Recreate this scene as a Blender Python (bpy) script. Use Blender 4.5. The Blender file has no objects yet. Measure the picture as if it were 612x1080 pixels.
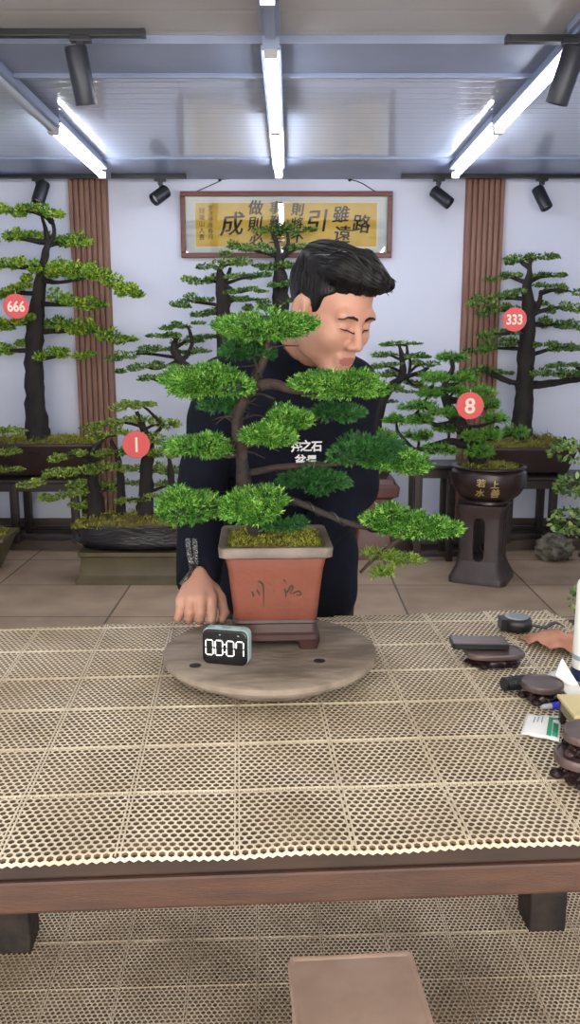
import bpy, bmesh, math, random
import numpy as np
from mathutils import Vector, Matrix, noise
from mathutils.bvhtree import BVHTree

random.seed(7)
RNG = np.random.default_rng(7)
SC = bpy.context.scene
COL = SC.collection
PI = math.pi

# ------------------------------------------------------------------ camera
H = 1.35                       # camera height
F = 900.0                      # focal length in pixels of the 612x1080 frame
PITCH = math.atan(172.0 / F)
CP, SP = math.cos(PITCH), math.sin(PITCH)
cam = bpy.data.cameras.new('camera')
cam.sensor_fit = 'VERTICAL'
cam.sensor_height = 36.0
cam.lens = 36.0 * F / 1080.0
cam.clip_start = 0.05
camo = bpy.data.objects.new('camera', cam)
COL.objects.link(camo)
camo.location = (0, 0, H)
camo.rotation_euler = (PI / 2 - PITCH, 0, 0)
SC.camera = camo

# ------------------------------------------------------------------ world, light, exposure
SC.view_settings.view_transform = 'Standard'
SC.view_settings.look = 'None'
SC.view_settings.gamma = 1.0
SC.view_settings.use_curve_mapping = False
SC.view_settings.exposure = 0.66
SC.cycles.max_bounces = 6
SC.cycles.diffuse_bounces = 3
SC.cycles.glossy_bounces = 3
SC.cycles.transparent_max_bounces = 8
SC.cycles.caustics_reflective = False
SC.cycles.caustics_refractive = False
SC.cycles.sample_clamp_indirect = 6.0
world = bpy.data.worlds.new('daylight')
SC.world = world
world.use_nodes = True
bg = world.node_tree.nodes['Background']
bg.inputs[0].default_value = (1.0, 0.95, 0.88, 1)
bg.inputs[1].default_value = 3.7          # overcast daylight entering by the open front of the shed
TUBE_POWER = 19.0


# ------------------------------------------------------------------ pixel helpers (612x1080 frame)
def ray(x, y):
    v = (540 - y) / F
    return Vector(((x - 306) / F, CP + SP * v, -SP + CP * v))


def P(x, y, Y):                # point seen at a pixel, at depth Y
    r = ray(x, y)
    return Vector((r.x, r.y, r.z)) * (Y / r.y) + Vector((0, 0, H))


def G(x, y, z):                # point seen at a pixel, on the level z
    r = ray(x, y)
    return r * ((z - H) / r.z) + Vector((0, 0, H))


def PX(Y, y=540):              # metres per pixel at depth Y
    return Y / (CP + SP * (540 - y) / F) / F


# ------------------------------------------------------------------ materials
def lin(c):
    return tuple(((x / 255.0) / 12.92 if x / 255.0 <= 0.04045 else ((x / 255.0 + 0.055) / 1.055) ** 2.4) for x in c) + (1,)


MATS = {}


def mat(name, rgb, rough=0.6, rgb2=None, scale=20.0, bump=0.0, bscale=60.0, metal=0.0, spec=0.5, coat=0.0,
        emit=None, stretch=None, detail=4.0, contrast=(0.35, 0.65)):
    if name in MATS:
        return MATS[name]
    m = bpy.data.materials.new(name)
    m.use_nodes = True
    nt = m.node_tree
    b = nt.nodes['Principled BSDF']
    b.inputs['Base Color'].default_value = lin(rgb)
    b.inputs['Roughness'].default_value = rough
    b.inputs['Metallic'].default_value = metal
    b.inputs['Specular IOR Level'].default_value = spec
    b.inputs['Coat Weight'].default_value = coat
    b.inputs['Coat Roughness'].default_value = 0.08
    if emit:
        b.inputs['Emission Color'].default_value = lin(emit[0])
        b.inputs['Emission Strength'].default_value = emit[1]
    if rgb2 or bump:
        tc = nt.nodes.new('ShaderNodeTexCoord')
        mp = nt.nodes.new('ShaderNodeMapping')
        nt.links.new(tc.outputs['Object'], mp.inputs[0])
        if stretch:
            mp.inputs['Scale'].default_value = stretch
    if rgb2:
        n = nt.nodes.new('ShaderNodeTexNoise')
        n.inputs['Scale'].default_value = scale
        n.inputs['Detail'].default_value = detail
        nt.links.new(mp.outputs[0], n.inputs['Vector'])
        r = nt.nodes.new('ShaderNodeValToRGB')
        r.color_ramp.elements[0].position = contrast[0]
        r.color_ramp.elements[1].position = contrast[1]
        r.color_ramp.elements[0].color = lin(rgb)
        r.color_ramp.elements[1].color = lin(rgb2)
        nt.links.new(n.outputs['Fac'], r.inputs[0])
        nt.links.new(r.outputs[0], b.inputs['Base Color'])
    if bump:
        n2 = nt.nodes.new('ShaderNodeTexNoise')
        n2.inputs['Scale'].default_value = bscale
        n2.inputs['Detail'].default_value = 5
        nt.links.new(mp.outputs[0], n2.inputs['Vector'])
        bp = nt.nodes.new('ShaderNodeBump')
        bp.inputs['Strength'].default_value = bump
        bp.inputs['Distance'].default_value = 0.01
        nt.links.new(n2.outputs['Fac'], bp.inputs['Height'])
        nt.links.new(bp.outputs[0], b.inputs['Normal'])
    MATS[name] = m
    return m


def leafmat(name, stops, nscale=9.0, trans=0.3, rough=0.5, rnd=0.5):
    m = bpy.data.materials.new(name)
    m.use_nodes = True
    nt = m.node_tree
    b = nt.nodes['Principled BSDF']
    out = nt.nodes['Material Output']
    geo = nt.nodes.new('ShaderNodeNewGeometry')
    tc = nt.nodes.new('ShaderNodeTexCoord')
    n = nt.nodes.new('ShaderNodeTexNoise')
    n.inputs['Scale'].default_value = nscale
    n.inputs['Detail'].default_value = 2
    nt.links.new(tc.outputs['Object'], n.inputs['Vector'])
    mx = nt.nodes.new('ShaderNodeMix')
    mx.inputs[0].default_value = rnd
    nt.links.new(n.outputs['Fac'], mx.inputs[2])
    nt.links.new(geo.outputs['Random Per Island'], mx.inputs[3])
    r = nt.nodes.new('ShaderNodeValToRGB')
    els = r.color_ramp.elements
    while len(els) < len(stops):
        els.new(0.5)
    for e, (p, c) in zip(els, stops):
        e.position = p
        e.color = lin(c)
    nt.links.new(mx.outputs[0], r.inputs[0])
    nt.links.new(r.outputs[0], b.inputs['Base Color'])
    b.inputs['Roughness'].default_value = rough
    b.inputs['Specular IOR Level'].default_value = 0.35
    t = nt.nodes.new('ShaderNodeBsdfTranslucent')
    nt.links.new(r.outputs[0], t.inputs[0])
    ms = nt.nodes.new('ShaderNodeMixShader')
    ms.inputs[0].default_value = trans
    nt.links.new(b.outputs[0], ms.inputs[1])
    nt.links.new(t.outputs[0], ms.inputs[2])
    nt.links.new(ms.outputs[0], out.inputs[0])
    return m


M_wall = mat('white_wall_paint', (220, 224, 240), 0.75, (214, 219, 236), 1.2)
M_steel = mat('grey_painted_steel', (142, 153, 178), 0.35, (130, 141, 166), 3)
M_steeldark = mat('dark_steel', (88, 92, 102), 0.4)
M_black = mat('black_metal', (22, 23, 28), 0.35)
M_darkbody = mat('charcoal_lamp_metal', (48, 50, 58), 0.4, metal=0.3)
M_tube = mat('lit_tube', (255, 255, 255), 0.4, emit=((243, 247, 255), TUBE_POWER))
M_tubeoff = mat('unlit_tube', (175, 182, 195), 0.25)
M_slat = mat('brown_slat_wood', (146, 106, 88), 0.5, (124, 88, 74), 6, stretch=(8, 8, 0.6))
M_darkwood = mat('dark_stand_wood', (40, 30, 28), 0.4, (28, 20, 20), 10, stretch=(1, 1, 6))
M_platform = mat('dark_brown_platform', (88, 74, 62), 0.6, (70, 58, 50), 5)
M_tablewood = mat('brown_table_wood', (72, 46, 33), 0.55, (54, 34, 25), 5, bump=0.15, stretch=(1.5, 12, 12))
M_tabledark = mat('dark_table_wood', (54, 36, 26), 0.7, (38, 27, 20), 5, stretch=(1.5, 12, 12))
M_legwood = mat('blackened_leg_wood', (52, 42, 36), 0.7, (24, 19, 18), 14, bump=0.4, bscale=25)
M_mat = mat('beige_rubber_mat', (224, 212, 188), 0.5, (196, 180, 152), 5, detail=6)
M_floormat = mat('floor_rubber_mat', (214, 198, 174), 0.6, (164, 146, 122), 4, detail=6)
M_holeshade = mat('shaded_hole_rubber', (132, 114, 90), 0.8, (98, 84, 66), 12)  # mat hole walls: shade inside the holes put into a darker colour
M_stool = mat('pinkish_stool_top', (196, 168, 150), 0.6, (176, 148, 130), 8)
M_stone = mat('worn_wood_disc', (152, 139, 124), 0.75, (106, 94, 82), 9, bump=0.3, bscale=30, stretch=(1, 3, 1))
M_stoneedge = mat('worn_disc_rim', (128, 112, 96), 0.8, (84, 72, 62), 12, bump=0.4, bscale=30)
M_terra = mat('terracotta', (112, 57, 40), 0.6, (98, 49, 34), 8, bump=0.12, bscale=90)
M_rim = mat('grey_brown_glaze', (116, 104, 92), 0.45, (84, 72, 64), 12, bump=0.15)
M_potbase = mat('dark_brown_glaze', (72, 46, 42), 0.4, (52, 34, 32), 14)
M_brownpot = mat('brown_clay_pot', (62, 46, 44), 0.45, (50, 36, 36), 8)
M_roundpot = mat('dark_brown_round_pot', (52, 38, 36), 0.28, (40, 28, 27), 8)
M_pedestal = mat('dark_clay_pedestal', (66, 54, 54), 0.4, (52, 42, 43), 6, bump=0.1, bscale=20)
M_purple = mat('purple_clay', (104, 68, 64), 0.45, (90, 58, 56), 6)
M_tray = mat('blue_black_glaze', (12, 13, 24), 0.16, (34, 36, 54), 16, bump=1.0, bscale=26, contrast=(0.5, 0.75), stretch=(1, 1, 3), coat=0.6)
M_olive = mat('olive_clay', (92, 84, 58), 0.45, (76, 68, 46), 5)
M_gold = mat('gold_paint', (190, 165, 110), 0.45)
M_moss = leafmat('moss_green', [(0.25, (96, 92, 32)), (0.5, (150, 156, 52)), (0.8, (204, 200, 84))], 14, 0.15, 0.8, 0.5)
M_mossbase = mat('moss_soil', (116, 116, 44), 0.9, (76, 62, 32), 22, bump=0.6, bscale=50)
M_bark = mat('dark_bark', (42, 35, 32), 0.85, (22, 19, 19), 18, bump=0.9, bscale=35, stretch=(1, 1, 0.35))
M_barkbrown = mat('brown_bark', (56, 41, 34), 0.8, (32, 24, 21), 22, bump=0.8, bscale=50)
M_wire = mat('black_wire', (26, 24, 26), 0.4)
M_jun = leafmat('juniper_needles', [(0.2, (22, 60, 26)), (0.42, (62, 122, 44)), (0.6, (106, 170, 60)), (0.82, (184, 224, 112))], 32, 0.25, 0.5, 0.55)
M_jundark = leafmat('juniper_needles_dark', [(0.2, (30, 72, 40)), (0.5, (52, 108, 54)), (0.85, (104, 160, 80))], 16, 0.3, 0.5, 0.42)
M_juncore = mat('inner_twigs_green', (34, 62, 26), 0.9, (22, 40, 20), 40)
M_leafA = leafmat('fir_leaves_bright', [(0.2, (48, 100, 40)), (0.5, (120, 168, 54)), (0.85, (222, 230, 90))], 9, 0.3, 0.5, 0.55)
M_leafB = leafmat('fir_leaves_dark', [(0.2, (38, 74, 40)), (0.5, (86, 130, 60)), (0.85, (180, 204, 104))], 9, 0.3, 0.5, 0.55)
M_leafC = leafmat('forest_leaves_olive', [(0.2, (52, 88, 38)), (0.5, (124, 156, 60)), (0.85, (210, 220, 112))], 9, 0.3, 0.5, 0.55)
M_leafD = leafmat('juniper_leaves_mid', [(0.2, (40, 100, 42)), (0.5, (98, 164, 60)), (0.85, (176, 220, 104))], 9, 0.3, 0.5, 0.55)
M_leafE = leafmat('broad_leaves', [(0.2, (52, 88, 40)), (0.5, (110, 150, 72)), (0.85, (196, 214, 140))], 9, 0.3, 0.4, 0.6)
M_tag = mat('red_tag', (226, 84, 84), 0.5)
M_tagnum = mat('white_numeral', (250, 226, 206), 0.5)
M_frame = mat('red_brown_frame', (112, 58, 48), 0.35, (92, 44, 38), 10, stretch=(1, 8, 8))
M_mount = mat('pale_mount', (206, 214, 212), 0.7)
M_mountline = mat('pale_inner_mount', (228, 224, 200), 0.7)
M_scroll = mat('yellow_scroll_paper', (226, 190, 80), 0.8, (210, 172, 64), 7)
M_ink = mat('black_ink', (52, 46, 34), 0.8)
M_inkred = mat('seal_ink', (150, 110, 50), 0.8)
M_skin = mat('skin', (186, 140, 120), 0.5, (176, 128, 108), 14, bump=0.05, bscale=150)
M_lip = mat('lip_skin', (156, 98, 88), 0.45)
M_hair = mat('black_hair', (9, 8, 10), 0.42, spec=0.3)
M_jacket = mat('navy_black_cloth', (14, 18, 30), 0.85, (9, 12, 22), 10, bump=0.15, bscale=200, spec=0.15)
M_trousers = mat('black_cloth', (20, 21, 26), 0.8)
M_silver = mat('silver_embroidery', (26, 28, 38), 0.5, (190, 186, 176), 420, detail=1, contrast=(0.56, 0.66))
M_white = mat('white_print', (228, 228, 228), 0.7)
M_screen = mat('black_screen', (8, 9, 11), 0.25)
M_case = mat('pale_green_grey_plastic', (152, 176, 174), 0.45)
M_led = mat('lit_white_digits', (255, 255, 255), 0.5, emit=((235, 240, 240), 0.7))
M_plastic = mat('black_plastic', (24, 25, 28), 0.35)
M_chrome = mat('grey_metal_face', (150, 156, 160), 0.3, metal=0.7)
M_carve = mat('dark_carved_wood', (44, 28, 28), 0.22, (26, 16, 18), 30, bump=0.3)
M_carvetop = mat('polished_stand_top', (92, 76, 72), 0.3, (70, 56, 54), 14, stretch=(1, 5, 1))
M_leafdry = mat('dry_leaf', (200, 146, 116), 0.7, (164, 108, 82), 18, bump=0.3)
M_paper = mat('white_paper', (238, 238, 234), 0.8)
M_green = mat('green_print', (40, 150, 110), 0.6)
M_greytext = mat('grey_print', (150, 165, 175), 0.7)
M_blue = mat('blue_plastic', (34, 40, 190), 0.35)
M_clear = mat('grey_plastic', (170, 170, 175), 0.25)
M_boxtop = mat('beige_box_top', (204, 190, 140), 0.6)
M_boxside = mat('grey_box_side', (128, 120, 96), 0.6)
M_rock = mat('grey_rock', (128, 124, 110), 0.85, (74, 70, 62), 14, bump=1.0, bscale=25)
M_lens = mat('lamp_lens', (200, 200, 200), 0.15)


def glass_mat():
    m = bpy.data.materials.new('picture_glass')
    m.use_nodes = True
    nt = m.node_tree
    nt.nodes.remove(nt.nodes['Principled BSDF'])
    tr = nt.nodes.new('ShaderNodeBsdfTransparent')
    gl = nt.nodes.new('ShaderNodeBsdfGlossy')
    gl.inputs['Roughness'].default_value = 0.02
    fr = nt.nodes.new('ShaderNodeFresnel')
    fr.inputs[0].default_value = 1.5
    mx = nt.nodes.new('ShaderNodeMixShader')
    nt.links.new(fr.outputs[0], mx.inputs[0])
    nt.links.new(tr.outputs[0], mx.inputs[1])
    nt.links.new(gl.outputs[0], mx.inputs[2])
    nt.links.new(mx.outputs[0], nt.nodes['Material Output'].inputs[0])
    return m


M_glass = glass_mat()


def ceiling_mat(name, rgb, rough, period=0.085):
    m = bpy.data.materials.new(name)
    m.use_nodes = True
    nt = m.node_tree
    b = nt.nodes['Principled BSDF']
    b.inputs['Base Color'].default_value = lin(rgb)
    b.inputs['Roughness'].default_value = rough
    b.inputs['Specular IOR Level'].default_value = 0.8
    tc = nt.nodes.new('ShaderNodeTexCoord')
    sp = nt.nodes.new('ShaderNodeSeparateXYZ')
    nt.links.new(tc.outputs['Object'], sp.inputs[0])
    d = nt.nodes.new('ShaderNodeMath'); d.operation = 'DIVIDE'; d.inputs[1].default_value = period
    nt.links.new(sp.outputs[1], d.inputs[0])
    f = nt.nodes.new('ShaderNodeMath'); f.operation = 'FRACT'
    nt.links.new(d.outputs[0], f.inputs[0])
    r = nt.nodes.new('ShaderNodeValToRGB')
    r.color_ramp.elements[0].position = 0.0
    r.color_ramp.elements[0].color = (0, 0, 0, 1)
    r.color_ramp.elements[1].position = 0.10
    r.color_ramp.elements[1].color = (1, 1, 1, 1)
    e = r.color_ramp.elements.new(0.9); e.color = (1, 1, 1, 1)
    e = r.color_ramp.elements.new(1.0); e.color = (0, 0, 0, 1)
    nt.links.new(f.outputs[0], r.inputs[0])
    n = nt.nodes.new('ShaderNodeTexNoise'); n.inputs['Scale'].default_value = 3.5
    nt.links.new(tc.outputs['Object'], n.inputs['Vector'])
    ad = nt.nodes.new('ShaderNodeMath'); ad.operation = 'MULTIPLY_ADD'; ad.inputs[1].default_value = 0.06
    nt.links.new(n.outputs['Fac'], ad.inputs[0])
    nt.links.new(r.outputs[0], ad.inputs[2])
    bp = nt.nodes.new('ShaderNodeBump')
    bp.inputs['Strength'].default_value = 0.35
    bp.inputs['Distance'].default_value = 0.004
    nt.links.new(ad.outputs[0], bp.inputs['Height'])
    nt.links.new(bp.outputs[0], b.inputs['Normal'])
    return m


M_ceil = ceiling_mat('glossy_grooved_ceiling', (176, 184, 202), 0.1)
M_ceilfront = ceiling_mat('grey_front_ceiling', (176, 173, 170), 0.4, 0.2)


def tile_mat():
    m = bpy.data.materials.new('brown_floor_tiles')
    m.use_nodes = True
    nt = m.node_tree
    b = nt.nodes['Principled BSDF']
    b.inputs['Roughness'].default_value = 0.55
    tc = nt.nodes.new('ShaderNodeTexCoord')
    mp = nt.nodes.new('ShaderNodeMapping')
    mp.inputs['Location'].default_value = (0.16, 0.0, 0)
    nt.links.new(tc.outputs['Object'], mp.inputs[0])
    br = nt.nodes.new('ShaderNodeTexBrick')
    br.offset = 0.0
    br.inputs['Scale'].default_value = 1.0
    br.inputs['Brick Width'].default_value = 0.77
    br.inputs['Row Height'].default_value = 0.6
    br.inputs['Mortar Size'].default_value = 0.006
    br.inputs['Mortar Smooth'].default_value = 0.2
    br.inputs['Color1'].default_value = lin((184, 162, 138))
    br.inputs['Color2'].default_value = lin((172, 150, 128))
    br.inputs['Mortar'].default_value = lin((96, 84, 72))
    nt.links.new(mp.outputs[0], br.inputs['Vector'])
    n = nt.nodes.new('ShaderNodeTexNoise')
    n.inputs['Scale'].default_value = 4
    n.inputs['Detail'].default_value = 8
    nt.links.new(tc.outputs['Object'], n.inputs['Vector'])
    r = nt.nodes.new('ShaderNodeValToRGB')
    r.color_ramp.elements[0].position = 0.3
    r.color_ramp.elements[0].color = (0.72, 0.68, 0.64, 1)
    r.color_ramp.elements[1].position = 0.7
    r.color_ramp.elements[1].color = (1.05, 1.03, 1.0, 1)
    nt.links.new(n.outputs['Fac'], r.inputs[0])
    mx = nt.nodes.new('ShaderNodeMix'); mx.data_type = 'RGBA'; mx.blend_type = 'MULTIPLY'
    mx.inputs[0].default_value = 1.0
    nt.links.new(br.outputs['Color'], mx.inputs[6])
    nt.links.new(r.outputs[0], mx.inputs[7])
    nt.links.new(mx.outputs[2], b.inputs['Base Color'])
    return m


M_tile = tile_mat()


# ------------------------------------------------------------------ object helpers
WLOC = {}                       # world location of every object's origin


def tag(o, label=None, cat=None, group=None, kind=None):
    if label: o['label'] = label
    if cat: o['category'] = cat
    if group: o['group'] = group
    if kind: o['kind'] = kind
    return o


def thing(name, label, cat, loc, group=None):
    o = bpy.data.objects.new(name, None)
    o.empty_display_size = 0.05
    COL.objects.link(o)
    o.location = loc
    WLOC[o.name] = Vector(loc)
    return tag(o, label, cat, group)


def link_mesh(name, me, mats, parent, origin):
    for m in (mats if isinstance(mats, (list, tuple)) else [mats]):
        me.materials.append(m)
    o = bpy.data.objects.new(name, me)
    COL.objects.link(o)
    if parent is not None:
        o.parent = parent
        WLOC[o.name] = WLOC[parent.name].copy()
    else:
        o.location = origin
        WLOC[o.name] = Vector(origin)
    return o


def np_mesh(name, V, Fc, mats, parent=None, smooth=False, mi=None):
    """V (n,3) world coordinates, Fc (m,k) indices or a list of such arrays."""
    V = np.asarray(V, dtype=np.float64)
    if not isinstance(Fc, list):
        Fc = [Fc]
    if parent is not None:
        org = WLOC[parent.name]
    else:
        org = Vector(((V[:, 0].min() + V[:, 0].max()) / 2, (V[:, 1].min() + V[:, 1].max()) / 2, V[:, 2].min()))
    V = V - np.array(org)
    me = bpy.data.meshes.new(name)
    me.vertices.add(len(V))
    me.vertices.foreach_set('co', V.astype(np.float32).ravel())
    loops = np.concatenate([f.ravel() for f in Fc]).astype(np.int32)
    tot = np.concatenate([np.full(len(f), f.shape[1]) for f in Fc]).astype(np.int32)
    start = np.concatenate([[0], np.cumsum(tot)[:-1]]).astype(np.int32)
    me.loops.add(len(loops))
    me.loops.foreach_set('vertex_index', loops)
    me.polygons.add(len(tot))
    me.polygons.foreach_set('loop_start', start)
    me.polygons.foreach_set('loop_total', tot)
    if mi is not None:
        me.polygons.foreach_set('material_index', np.asarray(mi, dtype=np.int32))
    me.polygons.foreach_set('use_smooth', np.full(len(tot), bool(smooth)))
    me.update(calc_edges=True)
    me.validate()
    return link_mesh(name, me, mats, parent, org)


def crom(pts, n=6):
    """Catmull-Rom through tuples (any length)."""
    pts = [np.array(p, dtype=float) for p in pts]
    if len(pts) < 3:
        return [pts[0] + (pts[-1] - pts[0]) * t for t in np.linspace(0, 1, n + 1)]
    out = []
    ext = [2 * pts[0] - pts[1]] + pts + [2 * pts[-1] - pts[-2]]
    for i in range(1, len(ext) - 2):
        a, b, c, d = ext[i - 1], ext[i], ext[i + 1], ext[i + 2]
        for k in range(n):
            t = k / n
            out.append(0.5 * ((2 * b) + (c - a) * t + (2 * a - 5 * b + 4 * c - d) * t * t + (3 * b - a - 3 * c + d) * t ** 3))
    out.append(pts[-1])
    return out


def rrect(w, d, r, n=4):
    """Rounded rectangle outline, counter-clockwise."""
    r = max(min(r, w / 2 - 1e-4, d / 2 - 1e-4), 1e-4)
    out = []
    for cx, cy, a0 in ((w / 2 - r, d / 2 - r, 0), (-w / 2 + r, d / 2 - r, PI / 2), (-w / 2 + r, -d / 2 + r, PI), (w / 2 - r, -d / 2 + r, 1.5 * PI)):
        for k in range(n + 1):
            a = a0 + PI / 2 * k / n
            out.append((cx + r * math.cos(a), cy + r * math.sin(a)))
    return out


class MB:
    def __init__(self):
        self.v = []; self.f = []; self.mi = []; self.sm = []

    def add(self, verts, faces, mi=0, smooth=False):
        b = len(self.v)
        self.v += [Vector(x) for x in verts]
        for f in faces:
            self.f.append(tuple(b + i for i in f)); self.mi.append(mi); self.sm.append(smooth)

    def box(self, c, s, M=None, mi=0):
        vs = [Vector((x * s[0] / 2, y * s[1] / 2, z * s[2] / 2)) for x in (-1, 1) for y in (-1, 1) for z in (-1, 1)]
        if M is not None:
            vs = [M @ v for v in vs]
        vs = [v + Vector(c) for v in vs]
        self.add(vs, [(0, 1, 3, 2), (4, 6, 7, 5), (0, 4, 5, 1), (2, 3, 7, 6), (0, 2, 6, 4), (1, 5, 7, 3)], mi)

    def loft(self, secs, cap0=True, cap1=True, mi=0, smooth=True, closed=True):
        n = len(secs[0])
        vs = [p for s in secs for p in s]
        fs = []
        for i in range(len(secs) - 1):
            for j in range(n if closed else n - 1):
                k = (j + 1) % n
                fs.append((i * n + j, i * n + k, (i + 1) * n + k, (i + 1) * n + j))
        if cap0: fs.append(tuple(range(n - 1, -1, -1)))
        if cap1: fs.append(tuple((len(secs) - 1) * n + j for j in range(n)))
        self.add(vs, fs, mi, smooth)
        for q in range(int(bool(cap0)) + int(bool(cap1))):
            self.sm[-1 - q] = False

    def tube(self, pts, radii, sides=8, caps=True, mi=0, smooth=True, twist=0.0, rough=0.0):
        pts = [Vector(p) for p in pts]
        if not hasattr(radii, '__len__'):
            radii = [radii] * len(pts)
        secs = []
        up = Vector((0.3, 0.2, 1)).normalized()
        for i, p in enumerate(pts):
            t = (pts[min(i + 1, len(pts) - 1)] - pts[max(i - 1, 0)])
            t = t.normalized() if t.length > 1e-9 else Vector((0, 0, 1))
            e1 = up - t * up.dot(t)
            if e1.length < 1e-3:
                e1 = Vector((1, 0, 0)) - t * t.x
            e1.normalize()
            up = e1
            e2 = t.cross(e1)
            ring = []
            for k in range(sides):
                a = 2 * PI * k / sides + twist * i
                rr = radii[i]
                if rough:
                    rr *= 1 + rough * noise.noise(Vector((p.x * 40 + math.cos(a) * 1.7, p.y * 40 + math.sin(a) * 1.7, p.z * 18)))
                ring.append(p + e1 * rr * math.cos(a) + e2 * rr * math.sin(a))
            secs.append(ring)
        self.loft(secs, caps, caps, mi, smooth)

    def lathe(self, prof, c=(0, 0, 0), seg=32, mi=0, smooth=True, M=None, cap0=True, cap1=True, squash=1.0):
        secs = []
        for r, z in prof:
            ring = []
            for k in range(seg):
                a = 2 * PI * k / seg
                p = Vector((r * math.cos(a), r * math.sin(a) * squash, z))
                if M is not None: p = M @ p
                ring.append(p + Vector(c))
            secs.append(ring)
        self.loft(secs, cap0, cap1, mi, smooth)

    def rloft(self, prof, c=(0, 0, 0), M=None, mi=0, n=4, smooth=True, cap0=True, cap1=True):
        """prof: list of (w, d, r, z) rounded rectangles."""
        secs = []
        for w, d, r, z in prof:
            ring = []
            for x, y in rrect(w, d, r, n):
                p = Vector((x, y, z))
                if M is not None: p = M @ p
                ring.append(p + Vector(c))
            secs.append(ring)
        self.loft(secs, cap0, cap1, mi, smooth)

    def build(self, name, mats, parent=None, bevel=0.0, autosmooth=0.6, M=None, origin=None):
        vs = self.v if M is None else [M @ v for v in self.v]
        if parent is not None:
            org = WLOC[parent.name]
        elif origin is not None:
            org = Vector(origin)
        else:
            org = Vector(((min(v.x for v in vs) + max(v.x for v in vs)) / 2, (min(v.y for v in vs) + max(v.y for v in vs)) / 2, min(v.z for v in vs)))
        me = bpy.data.meshes.new(name)
        me.from_pydata([v - org for v in vs], [], self.f)
        me.polygons.foreach_set('material_index', self.mi)
        me.polygons.foreach_set('use_smooth', self.sm)
        me.update()
        bm = bmesh.new(); bm.from_mesh(me)
        bmesh.ops.recalc_face_normals(bm, faces=bm.faces)
        if bevel:
            es = [e for e in bm.edges if len(e.link_faces) == 2 and e.calc_face_angle(0) > 0.6]
            if es:
                bmesh.ops.bevel(bm, geom=es, offset=bevel, segments=2, profile=0.6, affect='EDGES', clamp_overlap=True)
        if autosmooth:
            for e in bm.edges:
                if len(e.link_faces) == 2 and e.calc_face_angle(0) > autosmooth:
                    e.smooth = False
        bm.to_mesh(me); bm.free()
        return link_mesh(name, me, mats, parent, org)


def rz(deg):
    return Matrix.Rotation(math.radians(deg), 3, 'Z')


def text_mesh(body, size, font_offset=0.0, extrude=0.0004, shear=0.0, xs=1.0):
    """Centred text as (verts, faces) lying in the XY plane; built from the font Blender carries."""
    c = bpy.data.curves.new('lettering', 'FONT')
    c.body = body
    c.size = size
    c.offset = font_offset
    c.extrude = extrude
    c.shear = shear
    c.align_x = 'CENTER'
    c.resolution_u = 3
    o = bpy.data.objects.new('lettering', c)
    COL.objects.link(o)
    dg = bpy.context.evaluated_depsgraph_get()
    me = bpy.data.meshes.new_from_object(o.evaluated_get(dg))
    V = [v.co.copy() for v in me.vertices]
    Fs = [tuple(p.vertices) for p in me.polygons]
    bpy.data.objects.remove(o); bpy.data.curves.remove(c); bpy.data.meshes.remove(me)
    if V:
        cx = (min(v.x for v in V) + max(v.x for v in V)) / 2
        cy = (min(v.y for v in V) + max(v.y for v in V)) / 2
        V = [Vector(((v.x - cx) * xs, v.y - cy, v.z)) for v in V]
    return V, Fs


def put_text(mb, body, size, at, right, up, **kw):
    """Letters placed on a plane: right/up are the plane's axes."""
    V, Fs = text_mesh(body, size, **kw)
    r = Vector(right).normalized(); u = Vector(up).normalized(); n = r.cross(u)
    mb.add([Vector(at) + r * v.x + u * v.y + n * v.z for v in V], Fs)


def unit(a):
    return a / (np.linalg.norm(a, axis=-1, keepdims=True) + 1e-9)


def basis(d):
    h = np.where(np.abs(d[:, 2:3]) < 0.9, np.array([[0, 0, 1.0]]), np.array([[1.0, 0, 0]]))
    e1 = unit(np.cross(d, h))
    return e1, np.cross(d, e1)


# ------------------------------------------------------------------ room
YW = 6.1                       # back wall
CZ = H + 1.14                  # ceiling
XL, XR, YF = -2.6, 2.6, -1.6


def structure(mb, name, m, **kw):
    return tag(mb.build(name, m, **kw), kind='structure')


b = MB(); b.box((0, (YF + YW) / 2 + 0.05, -0.05), (XR - XL + 0.4, YW - YF + 0.5, 0.1)); structure(b, 'floor', M_tile, origin=(0, 0, 0))
b = MB(); b.box((0, YW + 0.05, CZ / 2), (XR - XL + 0.2, 0.1, CZ + 0.1)); structure(b, 'wall_back', M_wall)
b = MB(); b.box((XL - 0.05, (YF + YW) / 2, CZ / 2), (0.1, YW - YF, CZ + 0.1)); structure(b, 'wall_left', M_wall)
b = MB(); b.box((XR + 0.05, (YF + YW) / 2, CZ / 2), (0.1, YW - YF, CZ + 0.1)); structure(b, 'wall_right', M_wall)
b = MB(); b.box((0, (3.6 + YW) / 2, CZ + 0.04), (XR - XL, YW - 3.6, 0.08)); structure(b, 'ceiling', M_ceil, origin=(0, 0, CZ))
b = MB(); b.box((0, (YF + 3.6) / 2, CZ + 0.045), (XR - XL, 3.6 - YF, 0.09)); structure(b, 'ceiling', M_ceilfront, origin=(0, 0, CZ))
# steel beam across the ceiling and the steel edge strip at the back wall
b = MB()
b.box((0, 3.62, CZ - 0.012), (XR - XL, 0.36, 0.026)); b.box((0, 3.80, CZ - 0.02), (XR - XL, 0.02, 0.044)); b.box((0, 3.44, CZ - 0.014), (XR - XL, 0.02, 0.03))
structure(b, 'trim_1', M_steel, bevel=0.003)
b = MB(); b.box((0, 5.78, CZ - 0.006), (XR - XL, 0.62, 0.014)); structure(b, 'trim_2', M_steel, bevel=0.002)
# low dark platform along the back wall
b = MB(); b.box((0, 5.68 + 0.21, 0.03), (XR - XL, 0.42, 0.06)); b.box((0, 5.685, 0.05), (XR - XL, 0.03, 0.03))
structure(b, 'trim_3', M_platform, bevel=0.004)
b = MB(); b.box((0, YW - 0.008, 0.10), (XR - XL, 0.016, 0.08)); structure(b, 'baseboard_back', M_platform)


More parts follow.
